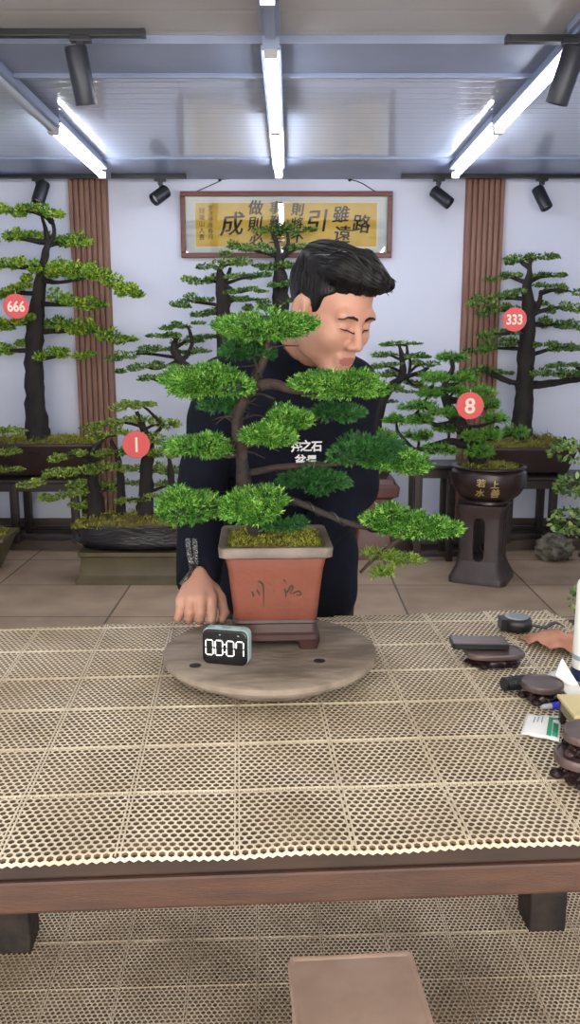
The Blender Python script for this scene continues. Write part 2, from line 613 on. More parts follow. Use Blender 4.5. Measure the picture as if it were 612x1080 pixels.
# slatted wooden pilasters on the back wall
def pilaster(name, x0, x1):
    b = MB()
    b.box(((x0 + x1) / 2, YW - 0.012, (CZ + 0.06) / 2), (x1 - x0, 0.024, CZ - 0.06))
    n = 7
    p = (x1 - x0) / n
    for i in range(n):
        xc = x0 + (i + 0.5) * p
        b.box((xc, YW - 0.036, (CZ + 0.06) / 2), (p * 0.66, 0.03, CZ - 0.06))
    structure(b, name, M_slat, bevel=0.003)


pilaster('trim_4', -1.50, -1.235)
pilaster('trim_5', 1.19, 1.455)


# ------------------------------------------------------------------ ceiling lamps
def tube_light(x, y0, y1, label, lit=True, group=None):
    t = thing('tube_light', label, 'ceiling light', (x, (y0 + y1) / 2, CZ), group)
    b = MB()
    yc, L = (y0 + y1) / 2, y1 - y0
    zt = CZ - 0.026 if y0 < 3.8 else CZ
    b.box((x, yc, zt - 0.022), (0.062, L, 0.044))
    b.box((x - 0.034, yc, zt - 0.036), (0.006, L, 0.012)); b.box((x + 0.034, yc, zt - 0.036), (0.006, L, 0.012))
    b.build('housing', M_steel, t, bevel=0.002)
    z = CZ - 0.078
    b = MB()
    pr = [(0.021 * math.cos(a), 0.016 * math.sin(a)) for a in np.linspace(0, 2 * PI, 14)[:-1]]
    secs = [[Vector((x + px, yy, z + pz)) for px, pz in pr] for yy in (y0 + 0.018, y1 - 0.018)]
    b.loft(secs); b.build('tube', M_tube if lit else M_tubeoff, t)
    for yy in (y0 + 0.01, y1 - 0.01):
        b = MB(); b.box((x, yy, z), (0.048, 0.018, 0.040)); b.build('end_cap', M_clear, t, bevel=0.003)
    return t


GT = 'tube lights along the ceiling'
rows = (('left', -1.17), ('centre', -0.07), ('right', 1.03))
for nm, x in rows:
    tube_light(x, 4.50, 5.62, f'lit white tube light in the {nm} ceiling row, ending at the back wall', True, GT)
    tube_light(x, 3.36, 4.49, f'unlit grey tube light in the left ceiling row, nearer the camera' if nm == 'left'
               else f'lit white tube light in the {nm} ceiling row, just past the steel beam', nm != 'left', GT)
    # unseen tubes added for light, save the overhead centre one mirrored in the glass
    tube_light(x, 1.75, 2.9, f'unseen lit tube light extending the {nm} row overhead in front of the beam', True, GT)
    tube_light(x, -0.6, 0.55, f'unseen lit tube light extending the {nm} row behind the camera', True, GT)
for nm, x in rows:
    b = MB(); b.box((x, 3.13, CZ - 0.013), (0.07, 0.42, 0.026)); b.box((x, 3.13, CZ - 0.034), (0.035, 0.42, 0.016))
    tag(b.build('ceiling_conduit', M_steel, bevel=0.002), f'grey steel conduit joining the {nm} row of tube lights in front of the beam', 'conduit', 'ceiling conduits')


def track(x0, x1, y, z, label, suspend=None):
    t = thing('lighting_track', label, 'lighting track', ((x0 + x1) / 2, y, z), 'black lighting tracks')
    b = MB(); b.box(((x0 + x1) / 2, y, z - 0.012), (x1 - x0, 0.034, 0.024)); b.build('rail', M_black, t, bevel=0.002)
    for x in (x0 - 0.008, x1 + 0.008):
        b = MB(); b.box((x, y, z - 0.012), (0.016, 0.036, 0.026)); b.build('end_cap', M_black, t, bevel=0.002)


def xat(x, y, Y):
    return P(x, y, Y).x


ZT = CZ - 0.014
track(-2.3, xat(149, 38, 3.3), 3.30, CZ - 0.026, 'black lighting track under the near beam at upper left')
track(xat(538, 40, 3.3), 2.3, 3.30, CZ - 0.046, 'black lighting track under the near beam at upper right')
track(-2.3, xat(106, 184, 5.93), 5.93, ZT, 'black lighting track over the back wall, left of the wall pilaster edge')
track(xat(120, 184, 5.93), xat(194, 187, 5.93), 5.93, ZT, 'short black lighting track between left pilaster and framed scroll')
track(xat(426, 187, 5.93), 2.3, 5.93, ZT, 'black lighting track over the back wall at right')


def spot(x, y, Y, ztop, head_c, axis, r, L, label, lens=True):
    """x,y give the mount; head_c is the centre of the cylinder, axis its aim."""
    mx = P(x, y, Y).x
    t = thing('track_spotlight', label, 'spotlight', (mx, Y, ztop), 'black track spotlights')
    b = MB(); b.box((mx, Y, ztop - 0.030), (0.075, 0.036, 0.022)); b.box((mx, Y, ztop - 0.05), (0.03, 0.03, 0.03))
    b.build('adapter', M_black, t, bevel=0.003)
    hc = Vector(head_c); a = Vector(axis).normalized()
    b = MB(); b.tube([Vector((mx, Y, ztop - 0.05)), Vector((mx, Y, ztop - 0.075)), hc - a * L * 0.30], [0.010, 0.010, 0.009], 8)
    b.build('bracket', M_black, t)
    q = Vector((0, 0, 1)).rotation_difference(a).to_matrix()
    b = MB()
    b.lathe([(r * 0.9, -L / 2), (r, -L / 2 + 0.006), (r, L / 2 - 0.004), (r * 0.97, L / 2), (r * 0.8, L / 2), (r * 0.74, L / 2 - 0.02)], hc, 24, M=q)
    h = b.build('lamp_head', M_darkbody, t)
    b = MB(); b.lathe([(r * 0.74, L / 2 - 0.021), (r * 0.3, L / 2 - 0.012), (0.001, L / 2 - 0.010)], hc, 20, M=q); b.build('lens', M_lens, h)


def spot_px(mx, my, hx, hy, ang, Y, ztop, rp, Lp, tilt, label):
    k = PX(Y, hy)
    a = Vector((math.sin(ang), tilt, -math.cos(ang)))
    spot(mx, my, Y, ztop, P(hx, hy, Y), a, rp * k, Lp * k, label)


spot_px(85, 46, 85.5, 80, math.radians(7), 3.30, CZ - 0.026, 11.5, 56, 0.25, 'large dark cylinder spotlight hanging under the near beam at upper left')
spot_px(604, 48, 597, 80, math.radians(-14), 3.27, CZ - 0.046, 12, 56, 0.25, 'large dark cylinder spotlight hanging under the near beam at upper right')
spot_px(40, 188, 43, 203, math.radians(-14), 5.93, ZT, 7, 23, -0.35, 'small grey spotlight above the tall tree at far left')
spot_px(169, 189, 169, 206, math.radians(-48), 5.93, ZT, 7, 19, -0.6, 'small grey spotlight between left pilaster and framed scroll, aimed left')
spot_px(463, 190, 466, 208, math.radians(48), 5.93, ZT, 6.5, 24, -0.4, 'small grey spotlight left of the right pilaster, aimed right')
spot_px(572, 190, 572, 209, math.radians(22), 5.93, ZT, 6.5, 25, -0.4, 'small grey spotlight at far right above the 333 tree')


# ------------------------------------------------------------------ framed calligraphy
def scroll():
    Y = YW - 0.02
    a = P(190, 202, Y); c = P(413, 272, Y)
    x0, x1, z1, z0 = a.x, c.x, a.z, c.z
    cx, cz, w, h = (x0 + x1) / 2, (z0 + z1) / 2, x1 - x0, z1 - z0
    t = thing('framed_calligraphy', 'long framed yellow calligraphy scroll hanging on the white back wall', 'picture', (cx, YW, z0))
    fw = 0.033
    b = MB()
    for s in (-1, 1):
        b.box((cx, Y - 0.005, cz + s * (h / 2 - fw / 2)), (w, 0.035, fw))
        b.box((cx + s * (w / 2 - fw / 2), Y - 0.005, cz), (fw, 0.035, h - 2 * fw))
    b.build('frame', M_frame, t, bevel=0.006)
    b = MB(); b.box((cx, Y + 0.008, cz), (w - 2 * fw + 0.01, 0.006, h - 2 * fw + 0.01)); b.build('mount', M_mount, t)
    a = P(206, 214, Y); c = P(397, 260, Y)
    b = MB(); b.box(((a.x + c.x) / 2, Y + 0.0035, (a.z + c.z) / 2), (c.x - a.x + 0.02, 0.003, a.z - c.z + 0.02)); b.build('inner_mount', M_mountline, t)
    p = MB(); p.box(((a.x + c.x) / 2, Y + 0.001, (a.z + c.z) / 2), (c.x - a.x, 0.003, a.z - c.z)); pp = p.build('paper', M_scroll, t)
    k = PX(Y, 237)
    b = MB()
    chars = [('路', 381, 236, 19), ('雖', 360, 226, 17), ('遠', 361, 247, 18), ('引', 335, 233, 23), ('則', 314, 221, 13), ('將', 313, 236, 13), ('不', 314, 250, 13),
             ('事', 291, 219, 13), ('難', 291, 234, 13), ('至', 291, 250, 13), ('做', 270, 219, 15), ('則', 269, 236, 15), ('必', 270, 252, 14), ('成', 245, 236, 24)]
    for i, (ch, x, y, s) in enumerate(chars):
        q = P(x, y, Y - 0.002)
        r = Vector((1, 0, 0.06 * (1 if i % 2 else -1)))
        for dx, dz in ((-0.0028, -0.0008), (0.0028, 0.0008), (0, 0.002)):     # a full brush
            put_text(b, ch, s * k * 1.05, (q.x + dx, Y - 0.0018, q.z + dz), r, (0, 0, 1), shear=0.15, extrude=0.0006)
    b.build('calligraphy', M_ink, pp)
    b = MB()
    for i, ch in enumerate('岁次甲辰春月'):
        q = P(222, 219 + i * 6.2, Y); put_text(b, ch, 6 * k, (q.x, Y - 0.0018, q.z), (1, 0, 0), (0, 0, 1), extrude=0.0006)
    for i, ch in enumerate('錢塘山人書'):
        q = P(213, 222 + i * 7, Y); put_text(b, ch, 6.4 * k, (q.x, Y - 0.0018, q.z), (1, 0, 0), (0, 0, 1), extrude=0.0006)
    b.build('signature_column', M_ink, pp)
    b = MB(); b.box((cx, Y - 0.012, cz), (w - 2 * fw + 0.004, 0.003, h - 2 * fw + 0.004)); b.build('glass_pane', M_glass, t)
    # hanging cord over two nails
    pts = [P(205, 203, Y + 0.01), P(232, 191, Y + 0.015), P(236, 189, Y + 0.015)]
    b = MB(); b.tube(crom(pts + [P(300, 186, Y + 0.017), P(368, 189, Y + 0.015), P(398, 203, Y + 0.01)], 5), 0.0035, 6)
    b.build('hanging_cord', M_black, t)
    for x in (232, 369):
        q = P(x, 189.5, YW - 0.004); b = MB()
        b.lathe([(0.012, -0.008), (0.012, 0.008), (0.004, 0.014)], q, 12, M=Matrix.Rotation(PI / 2, 3, 'X')); b.build('nail', M_black, t)


scroll()

# ------------------------------------------------------------------ perforated rubber mats
def hexmat(u0, u1, v0, v1, pitch, th, z0, M, zfun=None, rib=0.146, ru0=0.0, rv0=0.0, wall=0.24, edgefun=None, vend=lambda u: 9.0):
    """Honeycomb sheet with real holes; ribs between the panels. Returns V, quads."""
    R = pitch / math.sqrt(3)
    dv = pitch * math.sqrt(3) / 2
    cs = []
    nj = int((v1 - v0) / dv)
    ni = int((u1 - u0) / pitch)
    for j in range(nj):
        for i in range(ni):
            u = u0 + (i + 0.5 * (j % 2)) * pitch
            v = v0 + j * dv + R
            if edgefun is None or edgefun(u, v):
                cs.append((u, v))
    cs = np.array(cs)
    ang = np.pi / 6 + np.arange(6) * np.pi / 3
    hx = np.stack([np.cos(ang), np.sin(ang)], 1)
    ri = R * (1 - wall)
    N = len(cs)
    V = np.zeros((N, 24, 3))
    V[:, 0:6, :2] = cs[:, None, :] + hx[None] * R * 1.002
    V[:, 6:12, :2] = cs[:, None, :] + hx[None] * ri
    V[:, 12:18, :2] = cs[:, None, :] + hx[None] * ri * 1.03
    V[:, 18:24, :2] = cs[:, None, :] + hx[None] * R * 1.002
    V[:, 0:12, 2] = z0 + th
    V[:, 12:24, 2] = z0
    k = np.arange(6); k2 = (k + 1) % 6
    f = np.concatenate([np.stack([k, k2, 6 + k2, 6 + k], 1), np.stack([6 + k, 6 + k2, 12 + k2, 12 + k], 1), np.stack([18 + k2, 18 + k, k, k2], 1)[:, ::1]])
    # outer side walls only matter on the sheet's border: drop them inside
    inside = (cs[:, 0] > u0 + 1.5 * pitch) & (cs[:, 0] < u1 - 2 * pitch) & (cs[:, 1] > v0 + 2.5 * dv) & (cs[:, 1] < np.minimum(v1, [vend(a) for a in cs[:, 0]]) - 3 * dv)
    fa = (np.arange(N)[:, None, None] * 24 + f[None, :12]).reshape(-1, 4)
    fb = (np.where(~inside)[0][:, None, None] * 24 + f[None, 12:]).reshape(-1, 4)
    V = V.reshape(-1, 3)
    # ribs
    rv, rf = [], []
    base = len(V)

    def bar(p, q, w):
        nonlocal base
        n = max(2, int(max(abs(q[0] - p[0]), abs(q[1] - p[1])) / 0.03))
        d = np.array([q[0] - p[0], q[1] - p[1]]); d = d / np.linalg.norm(d); s = np.array([-d[1], d[0]]) * w / 2
        for t in range(n + 1):
            c = np.array(p) + (np.array(q) - np.array(p)) * t / n
            for o, z in ((s, z0), (s, z0 + th + 0.0012), (-s, z0 + th + 0.0012), (-s, z0)):
                rv.append((c[0] + o[0], c[1] + o[1], z))
        for t in range(n):
            a = base + 4 * t
            for i in range(3):
                rf.append((a + i, a + 4 + i, a + 5 + i, a + 1 + i))
        base += 4 * (n + 1)
    u = ru0 + math.ceil((u0 - ru0) / rib) * rib
    while u < u1:
        ve = min(v1, vend(u)) - 0.005; bar((u - 0.0028, v0 + 0.004), (u - 0.0028, ve), 0.0018); bar((u + 0.0028, v0 + 0.004), (u + 0.0028, ve), 0.0018)
        u += rib
    v = rv0 + math.ceil((v0 + 0.03 - rv0) / rib) * rib
    while v < v1:
        bar((u0 + 0.004, v), (u1 - 0.004, v), 0.002)
        v += rib
    V = np.concatenate([V, np.array(rv)])
    Q = np.concatenate([fa, fb, np.array(rf)])
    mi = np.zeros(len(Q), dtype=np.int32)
    mi[:len(fa)] = np.tile(np.repeat([0, 1], 6), N)  # inner hole walls take the darker, shade-toned slot
    if zfun is not None:
        V[:, 2] += zfun(V[:, 0], V[:, 1])
    m = np.array(M)
    V = V @ m[:3, :3].T + m[:3, 3]
    return V, Q, mi


TZ = 0.735                     # table top
TM = Matrix.Translation((0, 0.968, 0)) @ Matrix.Rotation(math.radians(3.5), 4, 'Z')
TU0, TU1, TV1 = -0.72, 0.715, 0.885


def table():
    t = thing('work_table', 'sturdy brown wooden work table in the foreground', 'table', TM @ Vector((0, 0.46, 0)))
    uc, w = (TU0 + TU1) / 2, TU1 - TU0
    b = MB(); b.box((uc, TV1 / 2, TZ - 0.014), (w, TV1, 0.028)); b.build('tabletop', M_tabledark, t, bevel=0.003, M=TM)
    b = MB()
    for v in (0.016, TV1 - 0.016):
        b.box((uc, v, TZ - 0.028 - 0.022), (w, 0.042, 0.044))
    for u in (TU0 + 0.02, TU1 - 0.02):
        b.box((u, TV1 / 2, TZ - 0.028 - 0.022), (0.04, TV1 - 0.09, 0.044))
    b.build('apron', M_tablewood, t, bevel=0.004, M=TM)
    for u in (-0.585, 0.655):
        for v in (0.09, 0.845):
            b = MB(); b.rloft([(0.088, 0.088, 0.006, 0.0), (0.09, 0.09, 0.006, 0.35), (0.092, 0.092, 0.006, TZ - 0.028)], (u, v - 0.02, 0)); b.build('leg', M_legwood, t, M=TM)
    # low stretcher rail at the back, hidden behind the top from here
    b = MB(); b.box((-0.02, 0.845, 0.44), (1.2, 0.03, 0.06)); b.build('stretcher', M_tabledark, t, bevel=0.003, M=TM)


table()


def matz(u, v):
    e = np.clip(1 - v / 0.06, 0, 1)
    wave = 0.0016 * (1 + np.sin(u * 19 + 1.0 + 2 * np.sin(u * 7))) * np.exp(-np.abs(v) / 0.12)
    return wave + 0.0006 * (1 + np.sin(v * 23 + u * 5)) - 0.003 * np.clip((-v - 0.002) / 0.014, 0, 1) ** 1.5


def mend(u):
    return 0.930 + 0.055 * (u - 0.25)


def tedge(u, v):
    # rounded far right corner
    cu, cv, r = 0.69 - 0.07, 0.940 - 0.07, 0.07
    if u > cu and v > cv:
        return (u - cu) ** 2 + (v - cv) ** 2 < r * r
    return v < mend(u) - 0.005


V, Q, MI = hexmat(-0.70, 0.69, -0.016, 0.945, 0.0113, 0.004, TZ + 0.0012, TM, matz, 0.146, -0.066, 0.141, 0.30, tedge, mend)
tag(np_mesh('table_mat', V, Q, [M_mat, M_holeshade], mi=MI), 'beige perforated honeycomb rubber mat covering the wooden work table', 'mat')
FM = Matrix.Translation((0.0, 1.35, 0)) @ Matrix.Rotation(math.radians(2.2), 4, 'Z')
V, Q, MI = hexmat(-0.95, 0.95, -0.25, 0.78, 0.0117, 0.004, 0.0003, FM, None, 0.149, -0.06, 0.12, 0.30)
tag(np_mesh('floor_mat', V, Q, [M_floormat, M_holeshade], mi=MI), 'dusty beige perforated rubber mat on the floor under the table', 'mat')


# low stool under the table
def stool():
    z = 0.25
    a = G(308, 1009, z); c = G(431, 1003, z)
    ang = math.degrees(math.atan2(c.y - a.y, c.x - a.x))
    w = (c - a).length + 0.012
    d = 0.185
    M = rz(ang)
    mid = (a + c) / 2 + M @ Vector((0, -d / 2, 0))
    t = thing('low_stool', 'low stool with a pinkish brown rectangular top at bottom of the photo', 'stool', (mid.x, mid.y, 0))
    b = MB()
    b.rloft([(w, d, 0.008, z - 0.022), (w + 0.004, d + 0.004, 0.01, z - 0.018), (w + 0.004, d + 0.004, 0.01, z - 0.006), (w - 0.002, d - 0.002, 0.008, z),
             (w - 0.016, d - 0.016, 0.006, z - 0.0006), (w - 0.020, d - 0.020, 0.006, z - 0.002)], (mid.x, mid.y, 0), M)
    b.build('seat', M_stool, t)
    for sx in (-1, 1):
        for sy in (-1, 1):
            b = MB(); o = M @ Vector((sx * (w / 2 - 0.022), sy * (d / 2 - 0.022), 0))
            b.rloft([(0.03, 0.03, 0.005, 0.007), (0.034, 0.034, 0.005, z - 0.02)], (mid.x + o.x, mid.y + o.y, 0), M); b.build('leg', M_stool, t)
    for sy in (-1, 1):
        b = MB(); o = M @ Vector((0, sy * (d / 2 - 0.022), 0)); b.box((mid.x + o.x, mid.y + o.y, z - 0.04), (w - 0.06, 0.014, 0.035), M); b.build('apron', M_stool, t)


stool()

# ------------------------------------------------------------------ turntable
MT = TZ + 0.0085                # top of the rubber mat
TTC = Vector((-0.038, 1.545, MT))
TTZ = 0.792


def turntable():
    t = thing('turntable', 'round worn grey brown turntable under the main bonsai', 'turntable', TTC)
    r = 0.202
    h = TTZ - MT
    b = MB()
    b.lathe([(0.142, 0.0), (0.150, 0.005), (0.146, h - 0.028), (0.10, h - 0.026)], TTC, 48); b.build('base', M_stoneedge, t)
    b = MB()
    b.lathe([(0.13, h - 0.030), (r - 0.03, h - 0.027), (r - 0.004, h - 0.018), (r, h - 0.012), (r - 0.001, h - 0.003), (r - 0.006, h), (r * 0.6, h), (0.001, h)], TTC, 72, cap1=False)
    d = b.build('disc', M_stone, t)
    for px, py in ((206, 702), (337, 697), (246, 652)):
        q = G(px, py, TTZ); b = MB()
        b.lathe([(0.011, -0.002), (0.011, 0.0006), (0.001, 0.0008)], (q.x, q.y, TTZ), 16); b.build('hole_plug', M_legwood, d)


turntable()

# ------------------------------------------------------------------ pots and moss
def moss(parent, c, w, d, h, r, n=420, M=None, round_=False, seed=1, name='moss', tuft=0.010):
    """Bumpy mound with tufts."""
    rg = np.random.default_rng(seed)
    b = MB()
    nx, ny = 26, 14
    vs, fs = [], []
    for j in range(ny + 1):
        for i in range(nx + 1):
            u, v = 2 * i / nx - 1, 2 * j / ny - 1
            if round_:
                l = max(abs(u), abs(v)); q = math.hypot(u, v)
                if q > 1e-6: u, v = u * l / q, v * l / q
            e = max(0.0, 1 - max(abs(u), abs(v)) ** 4) if not round_ else max(0.0, 1 - (u * u + v * v) ** 2)
            p = Vector((u * w / 2, v * d / 2, 0))
            if M is not None: p = M @ p
            p += Vector(c)
            p.z += e * h * (0.65 + 0.7 * noise.noise(Vector((p.x * 30, p.y * 30, seed)))) + 0.25 * h * noise.noise(Vector((p.x * 90, p.y * 90, seed)))
            vs.append(p)
    for j in range(ny):
        for i in range(nx):
            a = j * (nx + 1) + i
            fs.append((a, a + 1, a + nx + 2, a + nx + 1))
    b.add(vs, fs, 0, True)
    o = b.build(name, M_mossbase, parent, autosmooth=0)
    idx = rg.integers(0, len(vs), n)
    p = np.array([vs[i] for i in idx]) + rg.normal(0, 0.25, (n, 3)) * np.array([w / nx, d / ny, 0.0])
    dr = unit(np.stack([rg.normal(0, 0.7, n), rg.normal(0, 0.7, n), np.ones(n)], 1))
    V, T = sprigs(p, dr, np.full(n, tuft) * rg.uniform(0.6, 1.3, n), rg, needles=4, wid=0.16)
    np_mesh('moss_tufts', V, T, M_moss, o)
    return o


def sprigs(p, d, L, rg, needles=7, wid=0.12, spread=0.75):
    """Small sprays of needles: one thin triangle per needle."""
    n = len(p)
    e1, e2 = basis(d)
    Vs, Ts = [], []
    for j in range(needles):
        t = j / max(1, needles - 1)
        a = rg.uniform(0, 2 * PI, n)
        side = e1 * np.cos(a)[:, None] + e2 * np.sin(a)[:, None]
        last = j == needles - 1
        nd = unit(d + side * (0.12 if last else spread) * rg.uniform(0.6, 1.3, n)[:, None])
        s = p + d * (L * (0.62 * t))[:, None]
        ln = L * (0.55 if not last else 0.5) * rg.uniform(0.8, 1.2, n)
        w = unit(np.cross(nd, rg.normal(0, 1, (n, 3)))) * (L * wid)[:, None]
        Vs.append(np.stack([s - w * 0.5, s + w * 0.5, s + nd * ln[:, None] * 0.55 + w * 0.45, s + nd * ln[:, None]], 1))
    V = np.stack(Vs, 1).reshape(-1, 3)
    T = np.arange(len(V)).reshape(-1, 4)
    return V, T


def rectpot(parent, c, w, d, h, taper, m, rim=0.012, rimh=0.022, M=None, foot=0.02, mrim=None, r=0.015, bulge=0.0):
    """Rectangular pot: w,d at the top of the body, narrower by taper at the foot."""
    c = Vector(c)
    b = MB()
    tw = taper
    pr = [(w - tw - 0.02, d - tw - 0.02, r, foot * 0.6), (w - tw, d - tw, r, foot)]
    for k in (0.33, 0.66):
        pr.append((w - tw * (1 - k) + bulge, d - tw * (1 - k) + bulge, r, foot + (h - rimh - foot) * k))
    pr += [(w, d, r, h - rimh)]
    pr += [(w + 2 * rim, d + 2 * rim, r, h - rimh + 0.002), (w + 2 * rim, d + 2 * rim, r, h - 0.003), (w + 2 * rim - 0.006, d + 2 * rim - 0.006, r, h),
           (w - 0.016, d - 0.016, r * 0.7, h), (w - 0.022, d - 0.022, r * 0.7, h - 0.004), (w - 0.03, d - 0.03, r * 0.7, h - 0.05)]
    b.rloft(pr, c, M)
    o = b.build('pot', m, parent, autosmooth=0.5)
    for sx in (-1, 1):
        for sy in (-1, 1):
            q = Vector((sx * ((w - tw) / 2 - 0.04), sy * ((d - tw) / 2 - 0.03), 0))
            if M is not None: q = M @ q
            f = MB(); f.rloft([(0.06, 0.045, 0.008, 0), (0.07, 0.052, 0.008, foot + 0.004)], c + q, M); f.build('pot_foot', m, o)
    return o


# ------------------------------------------------------------------ foliage and wood
def trunk_px(pts, Y, jit=0.0):
    """[(x, y, r_px[, dY])] -> points and radii in metres."""
    out = []
    for q in pts:
        yy = Y + (q[3] if len(q) > 3 else 0.0)
        p = P(q[0], q[1], yy)
        out.append((p.x, p.y, p.z, q[2] * PX(yy, q[1])))
    return out


def limb(name, pts, parent, m=M_bark, sides=9, n=6, rough=0.35):
    s = crom(pts, n)
    b = MB()
    b.tube([q[:3] for q in s], [max(0.0012, q[3]) for q in s], sides, True, rough=rough)
    return b.build(name, m, parent, autosmooth=0)


def strip_pad(spine_px, th_px, Y, m, parent, seed, leaf=0.026, dens=1.0, depth=0.34, name='foliage_pad', droop=0.0):
    """Long flat layered pad of small leaves along a spine given in pixels."""
    rg = np.random.default_rng(seed)
    pts = [np.array(P(x, y, Y)) for x, y in spine_px]
    seg = [np.linalg.norm(pts[i + 1] - pts[i]) for i in range(len(pts) - 1)]
    L = sum(seg)
    k = PX(Y, spine_px[0][1])
    th = th_px * k
    dep = max(depth * L, 0.07)
    n = int(dens * (260 + 5200 * L * min(dep, 0.3)) * (0.7 + th / 0.11))
    # clumps along the spine
    nc = max(4, int(L / 0.055))
    ct = (np.arange(nc) + rg.uniform(0.1, 0.9, nc)) / nc
    prof = np.clip(np.minimum(ct * 5 + 0.35, (1 - ct) * 2.8 + 0.18), 0, 1)
    cy = rg.normal(0, 0.35, nc) * dep * 0.6 * prof
    cr = np.stack([np.full(nc, 0.055) * rg.uniform(0.7, 1.25, nc), dep * 0.42 * prof * rg.uniform(0.7, 1.2, nc), th * 0.55 * prof ** 0.6 * rg.uniform(0.7, 1.25, nc)], 1)
    cz = rg.normal(0, 0.14, nc) * th

    def on_spine(t):
        s = np.clip(t, 0, 1) * L
        out = np.zeros((len(t), 3)); acc = 0
        for i, sl in enumerate(seg):
            w = np.clip((s - acc) / sl, 0, 1)
            if i == 0: out[:] = pts[0]
            out += (pts[i + 1] - pts[i]) * w[:, None]
            acc += sl
        return out
    ci = rg.integers(0, nc, n)
    q = rg.normal(0, 1, (n, 3)); q = unit(q) * rg.uniform(0.35, 1.0, n)[:, None] ** 0.6
    q[:, 2] = np.where(q[:, 2] < 0, q[:, 2] * 0.55, q[:, 2])
    base = on_spine(ct)[ci]
    pos = base + q * cr[ci]
    pos[:, 1] += cy[ci]
    pos[:, 2] += cz[ci]
    # each leaf: a lozenge lying mostly flat, pointing outward
    d = unit(q * np.array([1.0, 1.0, 0.6]) + rg.normal(0, 0.5, (n, 3)) + np.array([0, 0, 0.25]))
    nrm = unit(np.cross(d, rg.normal(0, 1, (n, 3))) + np.array([0, 0, 0.5]))
    sd = unit(np.cross(d, nrm))
    ln = leaf * rg.uniform(0.65, 1.25, n)
    w = ln * 0.24
    V = np.stack([pos - d * (ln * 0.5)[:, None], pos + sd * w[:, None], pos + d * (ln * 0.5)[:, None], pos - sd * w[:, None]], 1).reshape(-1, 3)
    return np_mesh(name, V, np.arange(4 * n).reshape(-1, 4), m, parent)


def nearest(pts, x, y):
    """Point on a trunk polyline (pixel) just below the pad."""
    best = None
    for i in range(len(pts) - 1):
        for t in np.linspace(0, 1, 6):
            px = pts[i][0] + (pts[i + 1][0] - pts[i][0]) * t
            py = pts[i][1] + (pts[i + 1][1] - pts[i][1]) * t
            dd = abs(px - x) * 0.6 + abs(py - (y + 8)) * 1.2
            if best is None or dd < best[0]:
                best = (dd, px, py)
    return best[1], best[2]


def tree_px(root, Y, trunks, pads, lm, seed, leaf=0.026, dens=1.0, ybend=0.12, bm=M_bark, depth=0.34, br=1.6):
    for tr in trunks:
        limb('trunk', trunk_px(tr, Y), root, bm)
    rg = np.random.default_rng(seed)
    for i, (sp, th) in enumerate(pads):
        dy = float(rg.uniform(-ybend, ybend))
        # the pad's near end on the trunk side first
        best = None
        for tr in trunks:
            for e in (0, -1):
                bx, by = nearest(tr, *sp[e])
                dd = abs(bx - sp[e][0]) + abs(by - sp[e][1])
                if best is None or dd < best[0]: best = (dd, bx, by, e)
        spn = list(sp) if best[3] == 0 else list(sp)[::-1]
        m_ = ((spn[0][0] + spn[-1][0]) / 2, (spn[0][1] + spn[-1][1]) / 2)
        q0 = P(best[1], best[2], Y); y1 = spn[0][1] + th * 0.2
        q1 = P(spn[0][0] * 0.7 + spn[-1][0] * 0.3, y1 * 0.7 + (spn[-1][1] + th * 0.1) * 0.3, Y + dy)
        tt = np.linspace(0, 1, len(spn)); q2 = P(float(np.interp(0.6, tt, [a[0] for a in spn])), float(np.interp(0.6, tt, [a[1] for a in spn])), Y + dy)
        k = PX(Y)
        limb('branch', [tuple(q0) + (br * 1.4 * k,), tuple(q1) + (br * 0.9 * k,), tuple(q2) + (br * 0.4 * k,)], root, bm, 6, 4)
        strip_pad(sp, th, Y + dy, lm, root, seed * 100 + i, leaf, dens, depth)


def stand(name, label, x0, x1, y0, y1, z0, z1, group=None, mids=()):
    """Dark table-like plant stand with rails and low stretchers."""
    cx, cy = (x0 + x1) / 2, (y0 + y1) / 2
    t = thing(name, label, 'plant stand', (cx, cy, z0), group)
    b = MB(); b.rloft([(x1 - x0, y1 - y0, 0.006, z1 - 0.028), (x1 - x0 + 0.012, y1 - y0 + 0.012, 0.01, z1 - 0.02), (x1 - x0 + 0.012, y1 - y0 + 0.012, 0.01, z1 - 0.004), (x1 - x0, y1 - y0, 0.008, z1)], (cx, cy, 0))
    b.build('top', M_darkwood, t)
    b = MB()
    for yy in (y0 + 0.016, y1 - 0.016): b.box((cx, yy, z1 - 0.055), (x1 - x0 - 0.02, 0.018, 0.055))
    for xx in (x0 + 0.016, x1 - 0.016): b.box((xx, cy, z1 - 0.055), (0.018, y1 - y0 - 0.02, 0.055))
    b.build('apron', M_darkwood, t, bevel=0.003)
    for xx in (x0 + 0.028,) + tuple(mids) + (x1 - 0.028,):
        for yy in (y0 + 0.026, y1 - 0.026):
            b = MB(); b.rloft([(0.042, 0.042, 0.004, z0), (0.05, 0.046, 0.004, z0 + 0.06), (0.05, 0.046, 0.004, z1 - 0.03)], (xx, yy, 0)); b.build('leg', M_darkwood, t)
    b = MB()
    for yy in (y0 + 0.026, y1 - 0.026): b.box((cx, yy, z0 + 0.045), (x1 - x0 - 0.06, 0.026, 0.03))
    for xx in (x0 + 0.028, x1 - 0.028): b.box((xx, cy, z0 + 0.045), (0.026, y1 - y0 - 0.06, 0.03))
    b.build('stretcher', M_darkwood, t, bevel=0.003)
    return t


